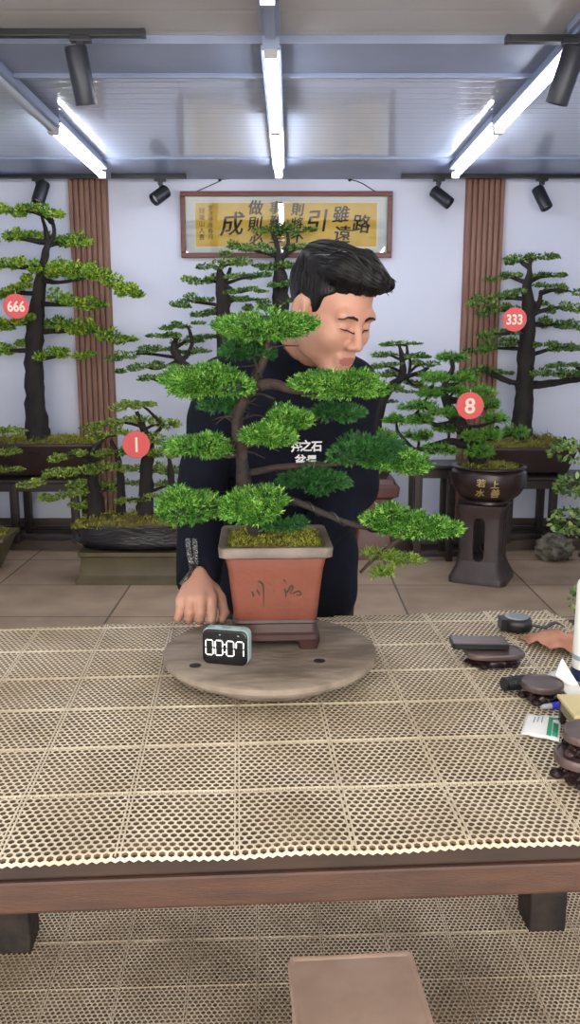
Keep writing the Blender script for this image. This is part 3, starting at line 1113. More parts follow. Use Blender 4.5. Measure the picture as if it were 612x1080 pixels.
def number_tag(txt, x, y, Y, rpx, label):
    c = P(x, y, Y)
    r = rpx * PX(Y, y)
    t = thing('number_tag', label, 'tag', c, 'red number tags on the trees')
    n = (Vector((0, 0, H)) - c).normalized(); n.z *= 0.5; n.normalize()
    q = Vector((0, 0, 1)).rotation_difference(n).to_matrix()
    right = Vector((0, 0, 1)).cross(n).normalized(); up = n.cross(right)
    b = MB(); b.lathe([(r * 0.97, -0.003), (r, 0.0), (r * 0.98, 0.003), (0.001, 0.003)], c, 40, M=q, cap1=False); b.build('disc', M_tag, t, autosmooth=0.5)
    b = MB(); put_text(b, txt, r * (1.55 if len(txt) == 1 else 1.15), c + n * 0.0042, right, up, font_offset=r * (0.012 if txt == '1' else 0.035), xs=1.0 if len(txt) == 1 else 0.8)
    b.build('numeral', M_tagnum, t)
    b = MB(); b.tube(crom([tuple(c + up * r * 0.9 - n * 0.003), tuple(c + up * r * 1.1 - n * 0.05), tuple(c + up * r * 1.15 - n * 0.13), tuple(c + up * r * 0.9 - n * 0.24)], 5), 0.0025, 6)
    b.build('hanging_cord', M_white, t)


PLZ = 0.06                     # platform level

# --- tall tree of tag 666 at the left
Y = 5.78
xa, xb = xat(-75, 505, Y), xat(88, 505, Y)
z1 = P(0, 506, Y - 0.17).z
stand('plant_stand', 'long dark wooden stand carrying the tall tree at far left', xa, xb, Y - 0.17, Y + 0.17, PLZ, z1, 'dark plant stands', (xat(22, 520, Y),))
cx = xat(35, 500, Y)
t = thing('bonsai_tree', 'tall layered bonsai with red 666 tag in a long brown pot at left', 'bonsai', (cx, Y, z1), 'potted bonsai trees')
wtop = xat(108, 470, Y - 0.13) - xat(-38, 470, Y - 0.13)
zr = P(0, 468, Y - 0.14).z
po = rectpot(t, (cx, Y, z1), wtop - 0.03, 0.29, zr - z1, 0.14, M_brownpot, 0.014, 0.02)
moss(t, (cx, Y, zr - 0.012), wtop - 0.06, 0.25, 0.05, 0.02, 1100, seed=3, tuft=0.032)
T666 = [(43, 476, 24), (42, 464, 15), (39, 446, 11.5), (36, 400, 9.5), (37, 350, 9), (42, 300, 6.5), (47, 272, 4.5), (50, 252, 3), (44, 228, 1.6)]
tree_px(t, Y, [T666, [(49, 262, 3), (57, 245, 2.2), (53, 226, 1.5)]],
        [([(-8, 221), (35, 222), (68, 226)], 16), ([(-15, 256), (38, 246)], 15), ([(42, 252), (98, 260)], 17), ([(-10, 284), (28, 276)], 15),
         ([(26, 286), (90, 286), (148, 313)], 21), ([(-10, 311), (32, 304)], 15), ([(52, 316), (107, 325)], 17), ([(-10, 346), (33, 336)], 15), ([(44, 340), (100, 347), (139, 361)], 17),
         ([(-10, 370), (26, 366)], 14), ([(37, 375), (95, 374)], 13)], M_leafA, 11, 0.03, 1.15, br=2.2)
number_tag('666', 17, 323, Y - 0.2, 13, 'round red tag numbered 666 on the tall tree at left')

# --- tree of tag 333 at the right
z1 = P(560, 503, Y - 0.17).z
stand('plant_stand', 'dark wooden stand carrying the tall tree at far right', xat(528, 505, Y), xat(640, 505, Y), Y - 0.17, Y + 0.17, PLZ, z1, 'dark plant stands', (xat(577, 520, Y),))
cx = xat(556, 490, Y)
t = thing('bonsai_tree', 'thick-trunked layered bonsai with red 333 tag in a dark rectangular pot at right', 'bonsai', (cx, Y, z1), 'potted bonsai trees')
zr = P(560, 472, Y - 0.14).z
wtop = xat(606, 475, Y - 0.13) - xat(507, 475, Y - 0.13)
rectpot(t, (cx, Y, z1), wtop - 0.03, 0.29, zr - z1, 0.09, M_brownpot, 0.012, 0.02)
moss(t, (cx, Y, zr - 0.01), wtop - 0.06, 0.25, 0.09, 0.02, 1100, seed=4, tuft=0.022)
T333 = [(549, 476, 19), (550, 460, 12), (551, 440, 10.5), (554, 400, 9.5), (556, 360, 8.5), (558, 330, 7.5), (556, 305, 5.5), (558, 290, 3.2), (560, 272, 1.5)]
tree_px(t, Y, [T333, [(556, 342, 3), (568, 322, 2.6), (571, 306, 1.8)], [(556, 407, 4.5), (585, 404, 3.5), (620, 398, 3)], [(553, 405, 3.5), (535, 402, 2.6), (515, 394, 1.6)]],
        [([(533, 273), (589, 271)], 10), ([(516, 294), (553, 290)], 9), ([(558, 291), (597, 291)], 7), ([(493, 321), (520, 314), (552, 309)], 11), ([(568, 301), (598, 306), (622, 312)], 10),
         ([(501, 333), (525, 327), (549, 323)], 9), ([(569, 322), (620, 326)], 11), ([(503, 354), (548, 348)], 9), ([(566, 338), (620, 346)], 12), ([(492, 373), (520, 366), (553, 362)], 12),
         ([(564, 367), (620, 365)], 10), ([(478, 396), (515, 391), (538, 391)], 10), ([(563, 394), (620, 393)], 11), ([(578, 386), (620, 385)], 6)], M_leafB, 13, 0.027, 1.15, br=2.0)
number_tag('333', 543, 337, Y - 0.2, 12.5, 'round red tag numbered 333 on the tree at right')

# --- trees on a long stand behind the man
YB = 5.72
z1 = 0.50
stand('plant_stand', 'long dark wooden stand half hidden behind the man', xat(196, 500, YB), xat(350, 500, YB), YB - 0.30, YB + 0.28, PLZ, z1, 'dark plant stands')
xx = xat(298, 480, YB)
YB = 5.84
t = thing('bonsai_tree', 'tall slender bonsai directly behind the man, topping over the framed scroll', 'bonsai', (xx, YB, z1), 'potted bonsai trees')
rectpot(t, (xx, YB, z1), 0.42, 0.28, 0.13, 0.05, M_brownpot)
moss(t, (xx, YB, z1 + 0.118), 0.38, 0.24, 0.02, 0.02, 200, seed=5, tuft=0.02)
zz = P(298, 480, YB)
tree_px(t, YB, [[(298, 487, 13), (297, 440, 11), (296, 330, 9), (296, 300, 8), (294, 278, 5), (292, 258, 3), (287, 245, 1.6)], [(297, 275, 2.5), (304, 258, 2), (303, 245, 1.4)]],
        [([(272, 243), (328, 241)], 11), ([(234, 266), (262, 261), (290, 263)], 10), ([(299, 263), (335, 261)], 9), ([(274, 283), (312, 280)], 10), ([(285, 301), (312, 299)], 7), ([(257, 326), (308, 318)], 13),
         ([(258, 345), (330, 340)], 12)], M_leafB, 17, 0.025, 1.1)
xx = xat(226, 480, YB)
YB = 5.58
t = thing('bonsai_tree', 'twin-trunked flat-layered bonsai left of the man, behind his shoulder', 'bonsai', (xx, YB, z1), 'potted bonsai trees')
rectpot(t, (xx, YB, z1), 0.32, 0.28, 0.13, 0.05, M_brownpot)
moss(t, (xx, YB, z1 + 0.118), 0.28, 0.24, 0.02, 0.02, 200, seed=6, tuft=0.02)
tree_px(t, YB, [[(230, 487, 11), (237, 420, 9), (236, 340, 8), (235, 310, 7), (234, 296, 6), (231, 282, 2.5)], [(235, 300, 3), (241, 290, 2.4), (243, 282, 1.6)],
                [(228, 485, 7), (222, 430, 6), (212, 400, 5.5), (198, 388, 5), (186, 375, 4.5), (184, 362, 3), (191, 352, 1.6)], [(198, 375, 2.5), (203, 362, 2)]],
        [([(213, 281), (245, 277), (276, 278)], 11), ([(192, 298), (240, 294)], 9), ([(240, 293), (287, 291)], 9), ([(240, 307), (277, 307)], 6), ([(180, 323), (205, 316), (223, 315)], 10), ([(240, 315), (268, 316)], 7), ([(207, 332), (242, 330)], 10),
         ([(168, 347), (211, 342)], 8), ([(160, 355), (192, 353)], 7), ([(184, 360), (224, 356)], 9), ([(116, 379), (150, 372), (182, 369)], 10), ([(126, 392), (160, 386), (187, 385)], 9), ([(147, 401), (180, 398)], 7), ([(190, 372), (217, 371)], 8), ([(196, 392), (226, 388)], 8)],
        M_leafB, 19, 0.025, 1.1)

# --- small dark tree right of the man, on a purple clay pedestal
YD = 5.55
cx = xat(394, 520, YD)
t = thing('flower_pedestal', 'reddish purple clay pedestal behind the man at right', 'pedestal', (cx, YD, 0), 'clay pedestals')
zt = P(390, 503, YD).z
k = PX(YD)
b = MB(); b.rloft([(50 * k, 50 * k, 0.02, 0), (50 * k, 50 * k, 0.02, 0.03), (38 * k, 38 * k, 0.02, 0.08), (34 * k, 34 * k, 0.02, zt * 0.6), (36 * k, 36 * k, 0.02, zt - 0.13)], (cx, YD, 0)); b.build('body', M_purple, t)
b = MB(); b.rloft([(36 * k, 36 * k, 0.02, zt - 0.13), (48 * k, 48 * k, 0.02, zt - 0.11), (50 * k, 50 * k, 0.02, zt - 0.05), (42 * k, 42 * k, 0.02, zt - 0.03), (40 * k, 40 * k, 0.02, zt)], (cx, YD, 0)); b.build('capital', M_purple, t)
t = thing('bonsai_tree', 'thin dark bonsai with small flat pads between the man and the right pilaster', 'bonsai', (cx, YD, zt), 'potted bonsai trees')
rectpot(t, (cx, YD, zt), 0.22, 0.2, 0.10, 0.04, M_brownpot)
moss(t, (cx, YD, zt + 0.088), 0.19, 0.17, 0.02, 0.02, 150, seed=8, tuft=0.02)
tree_px(t, YD, [[(396, 490, 8), (396, 455, 6), (402, 430, 5), (412, 408, 4.2), (424, 397, 4), (424, 376, 2.6), (421, 363, 1.6)], [(420, 399, 3.4), (440, 394, 2.4), (452, 388, 1.6)], [(431, 396, 2), (433, 382, 1.6), (430, 374, 1.2)]],
        [([(398, 364), (441, 363)], 6), ([(394, 375), (420, 373)], 7), ([(428, 374), (452, 375)], 7), ([(393, 387), (420, 385)], 8), ([(432, 384), (462, 384)], 7), ([(398, 397), (424, 394)], 8), ([(440, 396), (470, 394)], 6),
         ([(405, 408), (432, 413)], 8), ([(428, 402), (450, 409)], 7), ([(385, 420), (415, 424)], 8)], M_leafB, 23, 0.023, 1.0, br=1.3)

# --- small dark stand right of the man
Yc = 5.5
stand('plant_stand', 'small low dark stand behind the round brown pot', xat(434, 500, Yc), xat(520, 500, Yc), Yc - 0.15, Yc + 0.15, 0.0, P(460, 491, Yc - 0.15).z, 'dark plant stands', (xat(472, 520, Yc),))


# --- tree of tag 8 : round pot on a clay pedestal
def tree8():
    Y = 4.95
    cx = xat(508, 600, Y)
    k = PX(Y, 560)
    ztop = P(0, 533, Y - 0.1).z
    M = rz(-24)
    t = thing('flower_pedestal', 'dark grey clay pedestal with tall slots under the round brown pot', 'pedestal', (cx, Y, 0), 'clay pedestals')
    W = 52 * k
    b = MB(); b.rloft([(60 * k, 60 * k, 0.05, 0), (60 * k, 60 * k, 0.05, 0.03), (57 * k, 57 * k, 0.05, 0.045), (48 * k, 48 * k, 0.04, 0.10), (45 * k, 45 * k, 0.04, 0.13)], (cx, Y, 0), M); b.build('base', M_pedestal, t)
    b = MB(); b.rloft([(44 * k, 44 * k, 0.04, ztop - 0.075), (45 * k, 45 * k, 0.04, ztop - 0.05), (50 * k, 50 * k, 0.04, ztop - 0.02), (50 * k, 50 * k, 0.04, ztop)], (cx, Y, 0), M); b.build('top', M_pedestal, t)
    # four corner posts leave a tall slot in each face
    b = MB()
    for i in range(4):
        R = M @ rz(90 * i)
        secs = []
        for z, w, slot in ((0.125, 45 * k, 0.012), (0.15, 44.5 * k, 0.03), (0.19, 44 * k, 0.034), (ztop - 0.13, 43 * k, 0.034), (ztop - 0.09, 43.5 * k, 0.03), (ztop - 0.07, 44 * k, 0.010)):
            h = w / 2; th = 0.03
            prof = [(h, slot), (h, h - 0.035), (h - 0.012, h - 0.012), (h - 0.035, h), (slot, h), (slot, h - th), (h - th, h - th), (h - th, slot)]
            secs.append([R @ Vector((x, y, z)) + Vector((cx, Y, 0)) for x, y in prof])
        b.loft(secs)
    b.build('slotted_body', M_pedestal, t, autosmooth=0.5)
    t = thing('bonsai_tree', 'cascading green juniper with red 8 tag in a round brown pot', 'bonsai', (cx + 0.03, Y, ztop), 'potted bonsai trees')
    pc = Vector((xat(515, 515, Y), Y, ztop))
    zr = P(0, 494, Y - 0.15).z - ztop
    R = 39 * k
    b = MB()
    b.lathe([(R * 0.5, 0), (R * 0.55, 0.004), (R * 0.54, 0.018), (R * 0.62, 0.022), (R * 0.82, zr * 0.25), (R * 0.97, zr * 0.48), (R * 1.01, zr * 0.68), (R * 0.98, zr * 0.84), (R * 0.9, zr * 0.93),
             (R * 0.98, zr * 0.955), (R * 0.98, zr * 0.985), (R * 0.95, zr), (R * 0.84, zr), (R * 0.82, zr - 0.03)], pc, 48)
    po = b.build('pot', M_roundpot, t, autosmooth=0.5)
    b = MB()
    for ch, x, y, s in (('上', 522, 511, 8), ('善', 523, 521, 9), ('若', 508, 510, 8), ('水', 508, 521, 8)):
        V, Fs = text_mesh(ch, s * k * 1.1, 0.0008, 0.0005)
        q = P(x, y, Y - R * 0.97)
        pts = []
        for v in V:
            X = q.x + v.x; Z = q.z + v.y
            hh = (Z - ztop) / zr
            rr = R * np.interp(hh, [0.25, 0.48, 0.68, 0.84], [0.82, 0.97, 1.01, 0.98]) + 0.002 + v.z
            dx = X - pc.x
            pts.append(Vector((X, pc.y - math.sqrt(max(1e-6, rr * rr - dx * dx)), Z)))
        b.add(pts, Fs)
    b.build('inscription', M_gold, po)
    moss(t, pc + Vector((0, 0, zr - 0.02)), R * 1.68, R * 1.68, 0.03, 0.02, 500, round_=True, seed=9, tuft=0.02)
    T = [[(506, 494, 9), (500, 474, 8), (492, 458, 7), (481, 440, 5.5), (471, 424, 4.5), (469, 406, 3.6), (477, 390, 2.6), (477, 378, 1.5)],
         [(500, 474, 5), (478, 466, 4), (455, 470, 3.2), (438, 474, 2.2), (420, 456, 1.6)], [(500, 474, 4), (512, 462, 3), (526, 450, 2)], [(484, 444, 3), (460, 448, 2.4), (440, 436, 1.6)]]
    for tr in T: limb('trunk' if tr is T[0] else 'branch', trunk_px(tr, Y), t, M_bark)
    pads = [(476, 377, 20, 6), (458, 399, 14, 6), (488, 399, 15, 6), (453, 415, 12, 5), (478, 412, 15, 6), (499, 417, 14, 6), (443, 429, 21, 6), (470, 436, 18, 6), (418, 443, 12, 5), (445, 443, 16, 6), (405, 459, 14, 6),
            (442, 460, 17, 8), (474, 452, 15, 8), (496, 461, 13, 7), (465, 474, 19, 8), (507, 477, 15, 8), (517, 459, 11, 7), (524, 442, 14, 6), (508, 413, 14, 5), (517, 427, 10, 5), (542, 456, 15, 7)]
    rg = np.random.default_rng(31)
    for i, (x, y, rx, ry) in enumerate(pads):
        dy = float(rg.uniform(-0.12, 0.08))
        c = P(x, y, Y + dy)
        juniper_pad('foliage_pad', t, c, rx * PX(Y, y), min(0.11, rx * PX(Y, y) * 0.8), ry * PX(Y, y) * 1.15, M_leafD, 40 + i, 0.028, 330)
        bx, by = nearest(T[0] + T[1][::-1], x, y)
        q0 = P(bx, by, Y)
        limb('branch', [tuple(q0) + (2.2 * k,), tuple(P((bx + x) / 2, (by + y) / 2 + 3, Y + dy / 2)) + (1.7 * k,), tuple(c - Vector((0, 0, ry * k * 0.4))) + (1.0 * k,)], t, M_bark, 6, 4)
    number_tag('8', 496, 428, Y - 0.2, 14.3, 'round red tag numbered 8 on the cascading juniper')


def juniper_pad(name, parent, c, rx, ry, rz_, m, seed, spr=0.02, n=900, needles=7, core=True, flat=0.45, wid=0.12):
    """Cloud of needle sprays built from overlapping domes."""
    rg = np.random.default_rng(seed)
    c = np.array(c)
    nc = max(5, int(8 + rx / 0.02))
    ang = rg.uniform(0, 2 * PI, nc); rad = np.sqrt(rg.uniform(0, 1, nc))
    cc = np.stack([np.cos(ang) * rad * rx * 0.72, np.sin(ang) * rad * ry * 0.72, rg.uniform(-0.22, 0.22, nc) * rz_ + rz_ * 0.12 * (1 - rad * 2.2)], 1)
    sc = rg.uniform(0.75, 1.15, nc)
    cr = np.stack([sc * rx * 0.40, sc * ry * 0.42, sc * rz_ * 0.66 * (1 - 0.35 * rad)], 1)
    ci = rg.integers(0, nc, n)
    q = unit(rg.normal(0, 1, (n, 3)))
    low = q[:, 2] < 0
    q[:, 2] = np.where(low, q[:, 2] * flat, q[:, 2])
    rr = rg.uniform(0.45, 1.0, n) ** 0.5
    pos = c + cc[ci] + q * cr[ci] * rr[:, None]
    out = unit((pos - c) * np.array([1 / rx, 1 / ry, 0.6 / rz_]))
    d = unit(out * 0.8 + q * 0.5 + rg.normal(0, 0.35, (n, 3)) + np.array([0, 0, 0.35]))
    V, T = sprigs(pos, d, spr * rg.uniform(0.7, 1.25, n), rg, needles, wid)
    o = np_mesh(name, V, T, m, parent)
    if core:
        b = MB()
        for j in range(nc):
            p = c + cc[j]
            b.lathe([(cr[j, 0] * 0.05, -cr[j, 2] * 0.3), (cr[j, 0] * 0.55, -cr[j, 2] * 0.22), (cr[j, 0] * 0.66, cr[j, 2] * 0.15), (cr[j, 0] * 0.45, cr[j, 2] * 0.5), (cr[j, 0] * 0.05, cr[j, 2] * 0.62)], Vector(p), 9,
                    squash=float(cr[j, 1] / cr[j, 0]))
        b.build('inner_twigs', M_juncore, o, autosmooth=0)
    return o


tree8()


# --- forest planting of tag 1 on an olive plinth
def forest():
    Y = 4.98
    k = PX(Y, 590)
    cx = xat(148, 600, Y)
    zt = P(0, 583, Y - 0.16).z
    t = thing('plinth', 'low olive brown clay plinth on the floor under the glazed tray', 'plinth', (cx, Y, 0))
    w = 116 * k
    b = MB(); b.rloft([(w + 0.04, 0.36, 0.01, 0), (w + 0.04, 0.36, 0.01, 0.028), (w + 0.015, 0.335, 0.01, 0.04), (w, 0.32, 0.012, 0.05), (w - 0.02, 0.30, 0.012, zt - 0.04), (w - 0.015, 0.305, 0.012, zt - 0.03)], (cx, Y, 0)); b.build('body', M_olive, t, autosmooth=0.4)
    b = MB(); b.rloft([(w - 0.012, 0.31, 0.012, zt - 0.03), (w + 0.01, 0.33, 0.012, zt - 0.022), (w + 0.01, 0.33, 0.012, zt)], (cx, Y, 0)); b.build('rim', M_olive, t, autosmooth=0.4)
    cx = xat(150, 565, Y)
    t = thing('bonsai_forest', 'group of small layered trees with red 1 tag in a glossy blue black tray', 'bonsai', (cx, Y, zt), 'potted bonsai trees')
    zr = P(0, 553, Y - 0.1).z
    b = MB()
    rx, ry, h = 72 * k, 0.17, zr - zt
    secs = []
    for s, z in ((0.70, 0.0), (0.86, 0.01), (0.97, h * 0.35), (0.93, h * 0.55), (1.01, h * 0.8), (1.0, h), (0.9, h - 0.004), (0.86, h - 0.02)):
        ring = []
        for j in range(72):
            a = 2 * PI * j / 72
            ca, sa = math.cos(a), math.sin(a)
            e = (abs(ca) ** 2.6 + abs(sa) ** 2.6) ** (-1 / 2.6)
            f = 1 + 0.06 * noise.noise(Vector((ca * 3, sa * 3, z * 30))) + 0.05 * noise.noise(Vector((ca * 8, sa * 8, z * 50 + 3)))
            dz = 0.016 * noise.noise(Vector((ca * 2.4, sa * 2.4, 7))) * (z / h)
            ring.append(Vector((cx + rx * e * ca * s * f, Y + ry * e * sa * s * f, zt + z + dz)))
        secs.append(ring)
    b.loft(secs); b.build('tray', M_tray, t, autosmooth=1.0)
    moss(t, (cx, Y, zr - 0.015), rx * 1.86, ry * 1.75, 0.07, 0.02, 1000, seed=12, tuft=0.026)
    trunks = [[(102, 552, 10), (101, 535, 9), (100, 520, 7.5), (98, 500, 5), (97, 482, 2)], [(129, 550, 6), (128, 540, 5), (127, 500, 4), (123, 478, 3), (117, 464, 1.6)],
              [(153, 550, 11), (154, 520, 8), (155, 495, 7), (157, 468, 5.5), (150, 450, 4), (144, 434, 2)], [(157, 468, 3), (166, 456, 2.2), (172, 448, 1.5)], [(180, 550, 6), (181, 520, 5), (180, 495, 3), (178, 480, 1.8)]]
    pads = [([(117, 429), (166, 426)], 10), ([(89, 449), (150, 442)], 11), ([(150, 445), (192, 450)], 12), ([(97, 462), (141, 458)], 11), ([(140, 462), (196, 465)], 13), ([(49, 484), (95, 476)], 11), ([(102, 479), (141, 477)], 11), ([(150, 480), (187, 478)], 11),
            ([(24, 512), (60, 499), (102, 495)], 12), ([(95, 496), (141, 493)], 12), ([(140, 497), (192, 494)], 12), ([(39, 527), (75, 521), (106, 518)], 11), ([(70, 511), (107, 508)], 10), ([(107, 513), (148, 507)], 12), ([(71, 533), (110, 530)], 9), ([(121, 528), (162, 524)], 8), ([(165, 512), (200, 508)], 10)]
    tree_px(t, Y, trunks, pads, M_leafC, 29, 0.025, 1.0, 0.1, br=1.4)
    number_tag('1', 144, 469, Y - 0.2, 14.3, 'round red tag numbered 1 on the group of small trees at left')


forest()


# --- pot at the left edge, tree mostly outside the frame
def edge_left():
    Y = 5.15
    cx = xat(-28, 590, Y)
    t = thing('bonsai_tree', 'bonsai in an olive pot cut off by the left edge of the photo', 'bonsai', (cx, Y, 0), 'potted bonsai trees')
    zr = P(0, 566, Y - 0.1).z
    rectpot(t, (cx, Y, 0), 0.47, 0.3, zr, 0.15, M_olive, 0.014, 0.025)
    moss(t, (cx, Y, zr - 0.012), 0.43, 0.26, 0.06, 0.02, 500, seed=14, tuft=0.022)
    T = [[(-28, 575, 12), (-30, 540, 9), (-26, 500, 7), (-30, 465, 5), (-28, 440, 2)]]
    tree_px(t, Y, T, [([(-24, 450), (0, 452), (24, 460)], 10), ([(-20, 478), (23, 477)], 10), ([(-22, 490), (21, 496)], 9), ([(-60, 445), (-20, 438)], 10), ([(-70, 470), (-30, 466)], 10)], M_leafC, 33, 0.026, 1.0)


edge_left()


# --- broad-leaved tree at the right edge
def broad_clump(parent, c, r, seed, n=150, leaf=0.034):
    rg = np.random.default_rng(seed)
    q = unit(rg.normal(0, 1, (n, 3))) * rg.uniform(0.35, 1, (n, 1)) ** 0.5
    pos = np.array(c) + q * np.array(r)
    d = unit(q + rg.normal(0, 0.6, (n, 3)))
    nrm = unit(np.cross(d, rg.normal(0, 1, (n, 3))) + np.array([0, -0.3, 0.5]))
    sd = unit(np.cross(d, nrm)); up = np.cross(sd, d)
    ln = leaf * rg.uniform(0.7, 1.2, n)
    prof = [(-0.5, 0.0), (-0.25, 0.22), (0.1, 0.27), (0.38, 0.16), (0.5, 0.0)]
    ring = prof + [(a, -w) for a, w in prof[-2:0:-1]]
    V = np.stack([pos + d * (ln * a)[:, None] + sd * (ln * w)[:, None] + up * (ln * 0.25 * abs(w))[:, None] for a, w in ring], 1)
    return np_mesh('foliage_clump', V.reshape(-1, 3), np.arange(n * len(ring)).reshape(n, len(ring)), M_leafE, parent)


def edge_right():
    Y = 4.75
    cx = xat(655, 600, Y)
    t = thing('broadleaf_bonsai', 'bonsai with small rounded pale green leaves cut off by the right edge', 'bonsai', (cx, Y, 0))
    rectpot(t, (cx, Y, 0), 0.38, 0.28, 0.17, 0.06, M_brownpot)
    moss(t, (cx, Y, 0.16), 0.34, 0.24, 0.03, 0.02, 200, seed=15, tuft=0.02)
    T = [(655, 590, 9), (650, 560, 7), (642, 520, 6), (634, 480, 4), (626, 462, 2)]
    limb('trunk', trunk_px(T, Y), t)
    for i, (x, y, rx, ry) in enumerate([(610, 475, 34, 14), (604, 512, 20, 13), (601, 551, 22, 17), (630, 500, 18, 12), (628, 540, 16, 14), (645, 470, 20, 14)]):
        k = PX(Y, y)
        c = P(x, y, Y - 0.04 * (i % 3))
        broad_clump(t, c, (rx * k, 0.11, ry * k), 60 + i, int(95 + rx * ry * 0.28))
        bx, by = nearest(T, x, y)
        limb('branch', [tuple(P(bx, by, Y)) + (2.4 * k,), tuple(P((bx + x) / 2, (by + y) / 2 + 4, Y)) + (1.8 * k,), tuple(c) + (0.8 * k,)], t, M_bark, 6, 4)
    Y = 3.6
    c0 = P(652, 668, Y)
    t = thing('potted_shrub', 'small leafy shrub at the right edge behind the table corner', 'plant', (c0.x, Y, 0))
    b = MB(); z1 = P(0, 672, Y).z
    b.lathe([(0.07, 0.0), (0.08, 0.01), (0.105, z1 - 0.02), (0.115, z1 - 0.018), (0.115, z1), (0.1, z1), (0.098, z1 - 0.02)], (c0.x, Y, 0), 32); b.build('pot', M_brownpot, t)
    limb('stem', [(c0.x, Y, z1 - 0.02, 0.012), (c0.x - 0.02, Y, z1 + 0.08, 0.009), (c0.x - 0.1, Y, z1 + 0.16, 0.004)], t)
    k = PX(Y, 635)
    for i, (x, y, rx, ry) in enumerate([(609, 632, 11, 14), (630, 625, 22, 20), (650, 640, 22, 22)]):
        broad_clump(t, P(x, y, Y), (rx * k, 0.07, ry * k), 80 + i, 50, 0.03)


edge_right()


# --- scholar's rock on the floor
def rock():
    c = G(589, 595, 0.0); c.y += 0.1
    b = MB(); n, m = 40, 24
    vs, fs = [], []
    for j in range(m + 1):
        for i in range(n):
            a = 2 * PI * i / n; t_ = PI * j / m
            d = Vector((math.cos(a) * math.sin(t_), math.sin(a) * math.sin(t_), math.cos(t_)))
            f = 1 + 0.38 * noise.noise(d * 1.9 + Vector((3, 1, 2))) + 0.26 * noise.noise(d * 4.5) + 0.10 * noise.noise(d * 11)
            f += 0.12 * abs(noise.noise(d * 6 + Vector((5, 5, 5))))
            p = Vector((d.x * 0.105 * f + 0.02 * d.z, d.y * 0.085 * f, d.z * 0.085 * f - d.x * 0.02))
            vs.append(p)
    zm = min(v.z for v in vs)
    for v in vs: v.z = max(v.z - zm - 0.012, 0.0)
    for j in range(m):
        for i in range(n):
            fs.append((j * n + i, j * n + (i + 1) % n, (j + 1) * n + (i + 1) % n, (j + 1) * n + i))
    b.add([v + Vector((c.x, c.y, 0)) for v in vs], fs, 0, True)
    tag(b.build('rock', M_rock, autosmooth=0.5), 'jagged grey ornamental rock on the floor by the right stand', 'rock')


rock()


